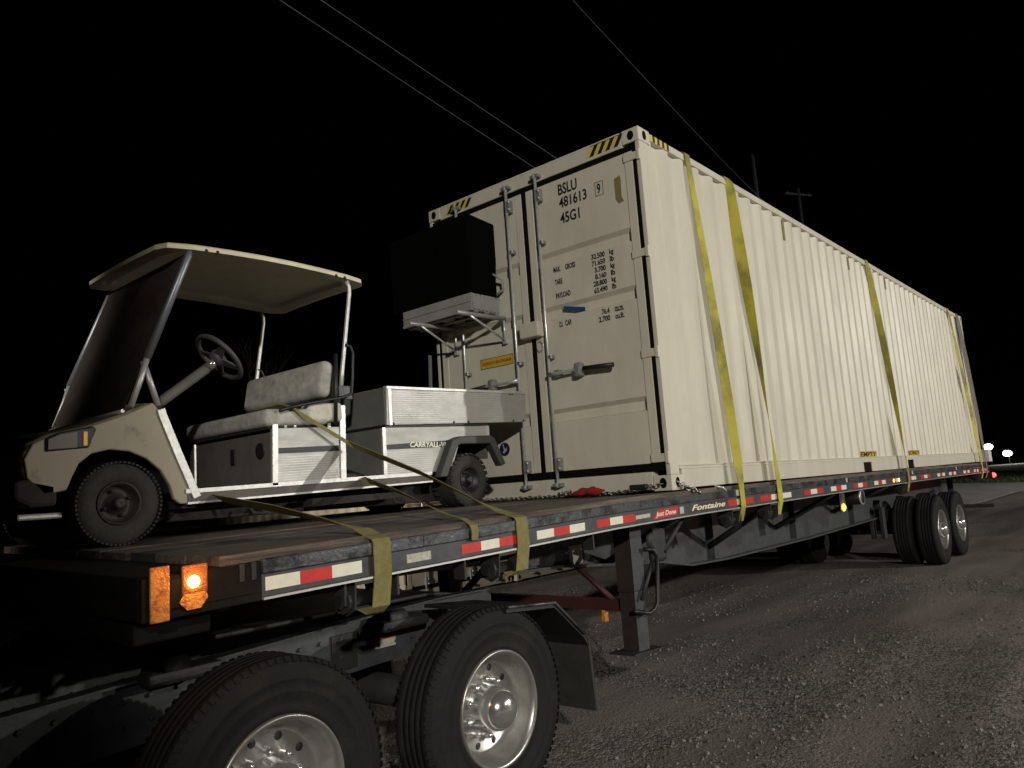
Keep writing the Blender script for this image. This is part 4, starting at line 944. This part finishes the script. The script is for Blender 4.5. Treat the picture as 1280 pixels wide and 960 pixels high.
cart_strap([((-1.90, .10, .20), (.5, 0, -.6)), ((-1.86, .02, .215), (.6, 0, -.6)), ((-1.95, -.4, .12), (.8, .0, -.5)), ((-2.19, -1.05, -.02), (.8, .3, -.1)), ((-2.235, -1.22, -.045), (.7, .1, -.1)), ((-2.245, -1.300, -.080), (.65, .0, .0)), ((-2.25, -1.312, -.11), (.6, 0, 0)), ((-2.252, -1.310, -.155), (.55, 0, 0))],
           'olive strap with a hook end caught over the rub rail, between the other two', .042)

# ------------------------------------------------------------------ things beyond
tag(MB().box(12.24, 12.50, -1.33, -1.12, .0, .24).build('tail_box', WHITEB, bevel=.01), 'small white metal box at the tail corner of the flatbed behind the container', 'box')
def ray(px, py, d):
    v = F+(px-640)/960.83*RR+(480-py)/960.83*UU; return CAM+v*d
def wire(a, b, label):
    A, Bv = a, b; tag(MB().tube([A.lerp(Bv, t/24)-Vector((0, 0, .35*math.sin(math.pi*t/24))) for t in range(25)], [.007+.011*t/24 for t in range(25)], 5).build('power_line', WIRE), label, 'cable', 'overhead lines above the lorry park')
P1 = ray(940, 196, 42); P1b = ray(951, 372, 42)
def utility_pole(top, label, arm=None):
    p = thing('utility_pole', (top.x, top.y, -1.5), label, 'utility pole')
    MB().tube([(top.x, top.y, -2.0), (top.x, top.y, top.z)], [.17, .12], 12).build('pole', POLEW, p)
    if arm:
        c_, s_ = math.cos(yaw-1.2), math.sin(yaw-1.2)
        MB().box(-1.1, 1.1, -.05, .05, -.06, .06).build('cross_arm', POLEW, p, warp=lambda x, y, z: (top.x+x*c_-y*s_, top.y+x*s_+y*c_, top.z-.4+z))
    for k in (-.9, .9) if arm else (0,):
        d_ = Vector((math.cos(yaw-1.2), math.sin(yaw-1.2), 0))*k
        MB().lathe([(0, 0), (0, .05), (.05, .06), (.07, .03), (.13, .05), (.16, 0)], (top.x+d_.x, top.y+d_.y, top.z-.34 if arm else top.z), 'z', 12).build('insulator', POLEW, p)
    return p
utility_pole(P1, 'bare wooden pole top rising behind the container roof')
P2 = ray(997, 236, 52); utility_pole(P2, 'faint far utility pole with a cross arm right of the bare pole', (P2, P2))
def thru(p0, p1, p2px, d0, d1):
    return ray(*p0, d0), ray(*p1, d1)
wire(ray(300, -33, 11), ray(951, 376, 42), 'left one of the two parallel overhead lines in the night sky')
wire(ray(345, -38, 11), ray(951, 350, 42), 'right one of the two parallel overhead lines in the night sky')
wire(ray(690, -28, 14), ray(997, 288, 52), 'single faint overhead line running down behind the container roof')
# far yard lamps
def lamp_post(px, py, d, h_, label):
    hd_ = ray(px, py, d); p = thing('lamp_post', (hd_.x, hd_.y, -1.47), label, 'street lamp', 'far lit yard lamps')
    MB().tube([(hd_.x+1.6, hd_.y, -2.6), (hd_.x+1.6, hd_.y, hd_.z+.6)], [.18, .10], 10).build('pole', POLED, p)
    MB().tube([(hd_.x+1.6, hd_.y, hd_.z+.5), (hd_.x, hd_.y, hd_.z+.5)], .06, 8).build('lamp_arm', POLED, p)
    sh = MB().box(hd_.x-.5, hd_.x+.5, hd_.y-.5, hd_.y+.5, hd_.z+.30, hd_.z+.60).build('lamp_head', POLED, p, bevel=.05)
    MB().lathe([(.30, 0), (.25, .45), (0, .75), (-.30, .80), (-.6, .65), (-.80, .30), (-.85, 0)], (hd_.x, hd_.y, hd_.z), 'z', 20).build('lamp_lens', LAMPW, sh)
    flood('lamp_post_light', (hd_.x-2, hd_.y-2, hd_.z-.2), (hd_.x-18, hd_.y-3, -1.5), 1500, (1, .95, .86), .3, 80, .5)
lamp_post(1235, 557, 150, 4, 'far lit lamp nearest the tail of the container')
lamp_post(1259, 565, 150, 4, 'far lit lamp on a post at the right edge of the picture')
# trees
BARK = mat('bark', (.03, .026, .022), .9, var=.4, scale=8)
LEAF = mat('leaves', (.045, .060, .025), .7, var=.5, scale=1.2)
def tree(px, py, d, h_, rad, label, leafy=True, group=None, cat='tree'):
    b = ray(px, py, d); x, y = b.x, b.y; p = thing('leafy_tree' if leafy else 'bare_tree', (x, y, -1.47), label, cat, group)
    mb = MB(); tips = []
    def limb(p0, d0, L_, r, lv):
        pts = [p0]; d_ = d0.copy()
        for k in range(4): d_ = (d_+Vector((rnd.uniform(-.22, .22), rnd.uniform(-.22, .22), rnd.uniform(-.03, .16)))).normalized(); pts.append(pts[-1]+d_*L_/4)
        mb.tube(pts, [r, r*.85, r*.7, r*.55, r*.4], 6 if lv else 9, cap=False)
        if lv < (2 if leafy else 4):
            for k in range(4 if lv == 0 else 3):
                q = pts[rnd.choice((2, 3, 4))]; a = rnd.uniform(0, 6.28); dd = (d_*.8+Vector((math.cos(a), math.sin(a), .35))*.75).normalized(); limb(q, dd, L_*rnd.uniform(.55, .75), r*.5, lv+1)
        else: tips.append(pts[-1])
    limb(Vector((x, y, -1.6)), Vector((0, 0, 1)), h_*.45, h_*.022, 0); mb.build('trunk', BARK, p)
    if leafy:
        vs = []; fs = []; cl = []
        for k in range(34):
            a = rnd.uniform(0, 6.28); e = rnd.uniform(-.45, 1); rr = rad*rnd.uniform(.35, 1)*math.sqrt(max(.1, 1-e*e*.6)); cl.append((x+rr*math.cos(a), y+rr*math.sin(a), -1.47+h_*(.60+.36*e), rad*rnd.uniform(.16, .36)))
        for (cx, cy, cz, cr_) in cl:
            for j in range(120):
                v = Vector((rnd.gauss(0, 1), rnd.gauss(0, 1), rnd.gauss(0, 1))).normalized()*cr_*rnd.uniform(.5, 1.1); c = Vector((cx, cy, cz))+v
                u_ = Vector((rnd.gauss(0, 1), rnd.gauss(0, 1), rnd.gauss(0, 1))).normalized(); w_ = u_.orthogonal().normalized(); s_ = h_*rnd.uniform(.008, .018); n = len(vs)
                vs += [c-u_*s_, c-w_*s_*.6, c+u_*s_, c+w_*s_*.6]; fs.append((n, n+1, n+2, n+3))
        MB().add(vs, fs).build('crown', LEAF, p)
    return p
GT = 'dark trees beyond the lamps'
tree(1249, 560, 185, 20, 8, 'dark leafy tree between the two far lamps', True, GT)
tree(1274, 560, 178, 17, 8, 'dark leafy tree at the right edge beyond the far lamps', True, GT)
tree(1232, 560, 210, 24, 10, 'tall dark tree half hidden behind the container tail', True, GT)
tree(392, 430, 38, 10, 2.5, 'faint bare tree in the dark behind the cart seat', False)
tree(345, 430, 48, 10, 2.5, 'fainter bare tree behind the steering wheel', False)
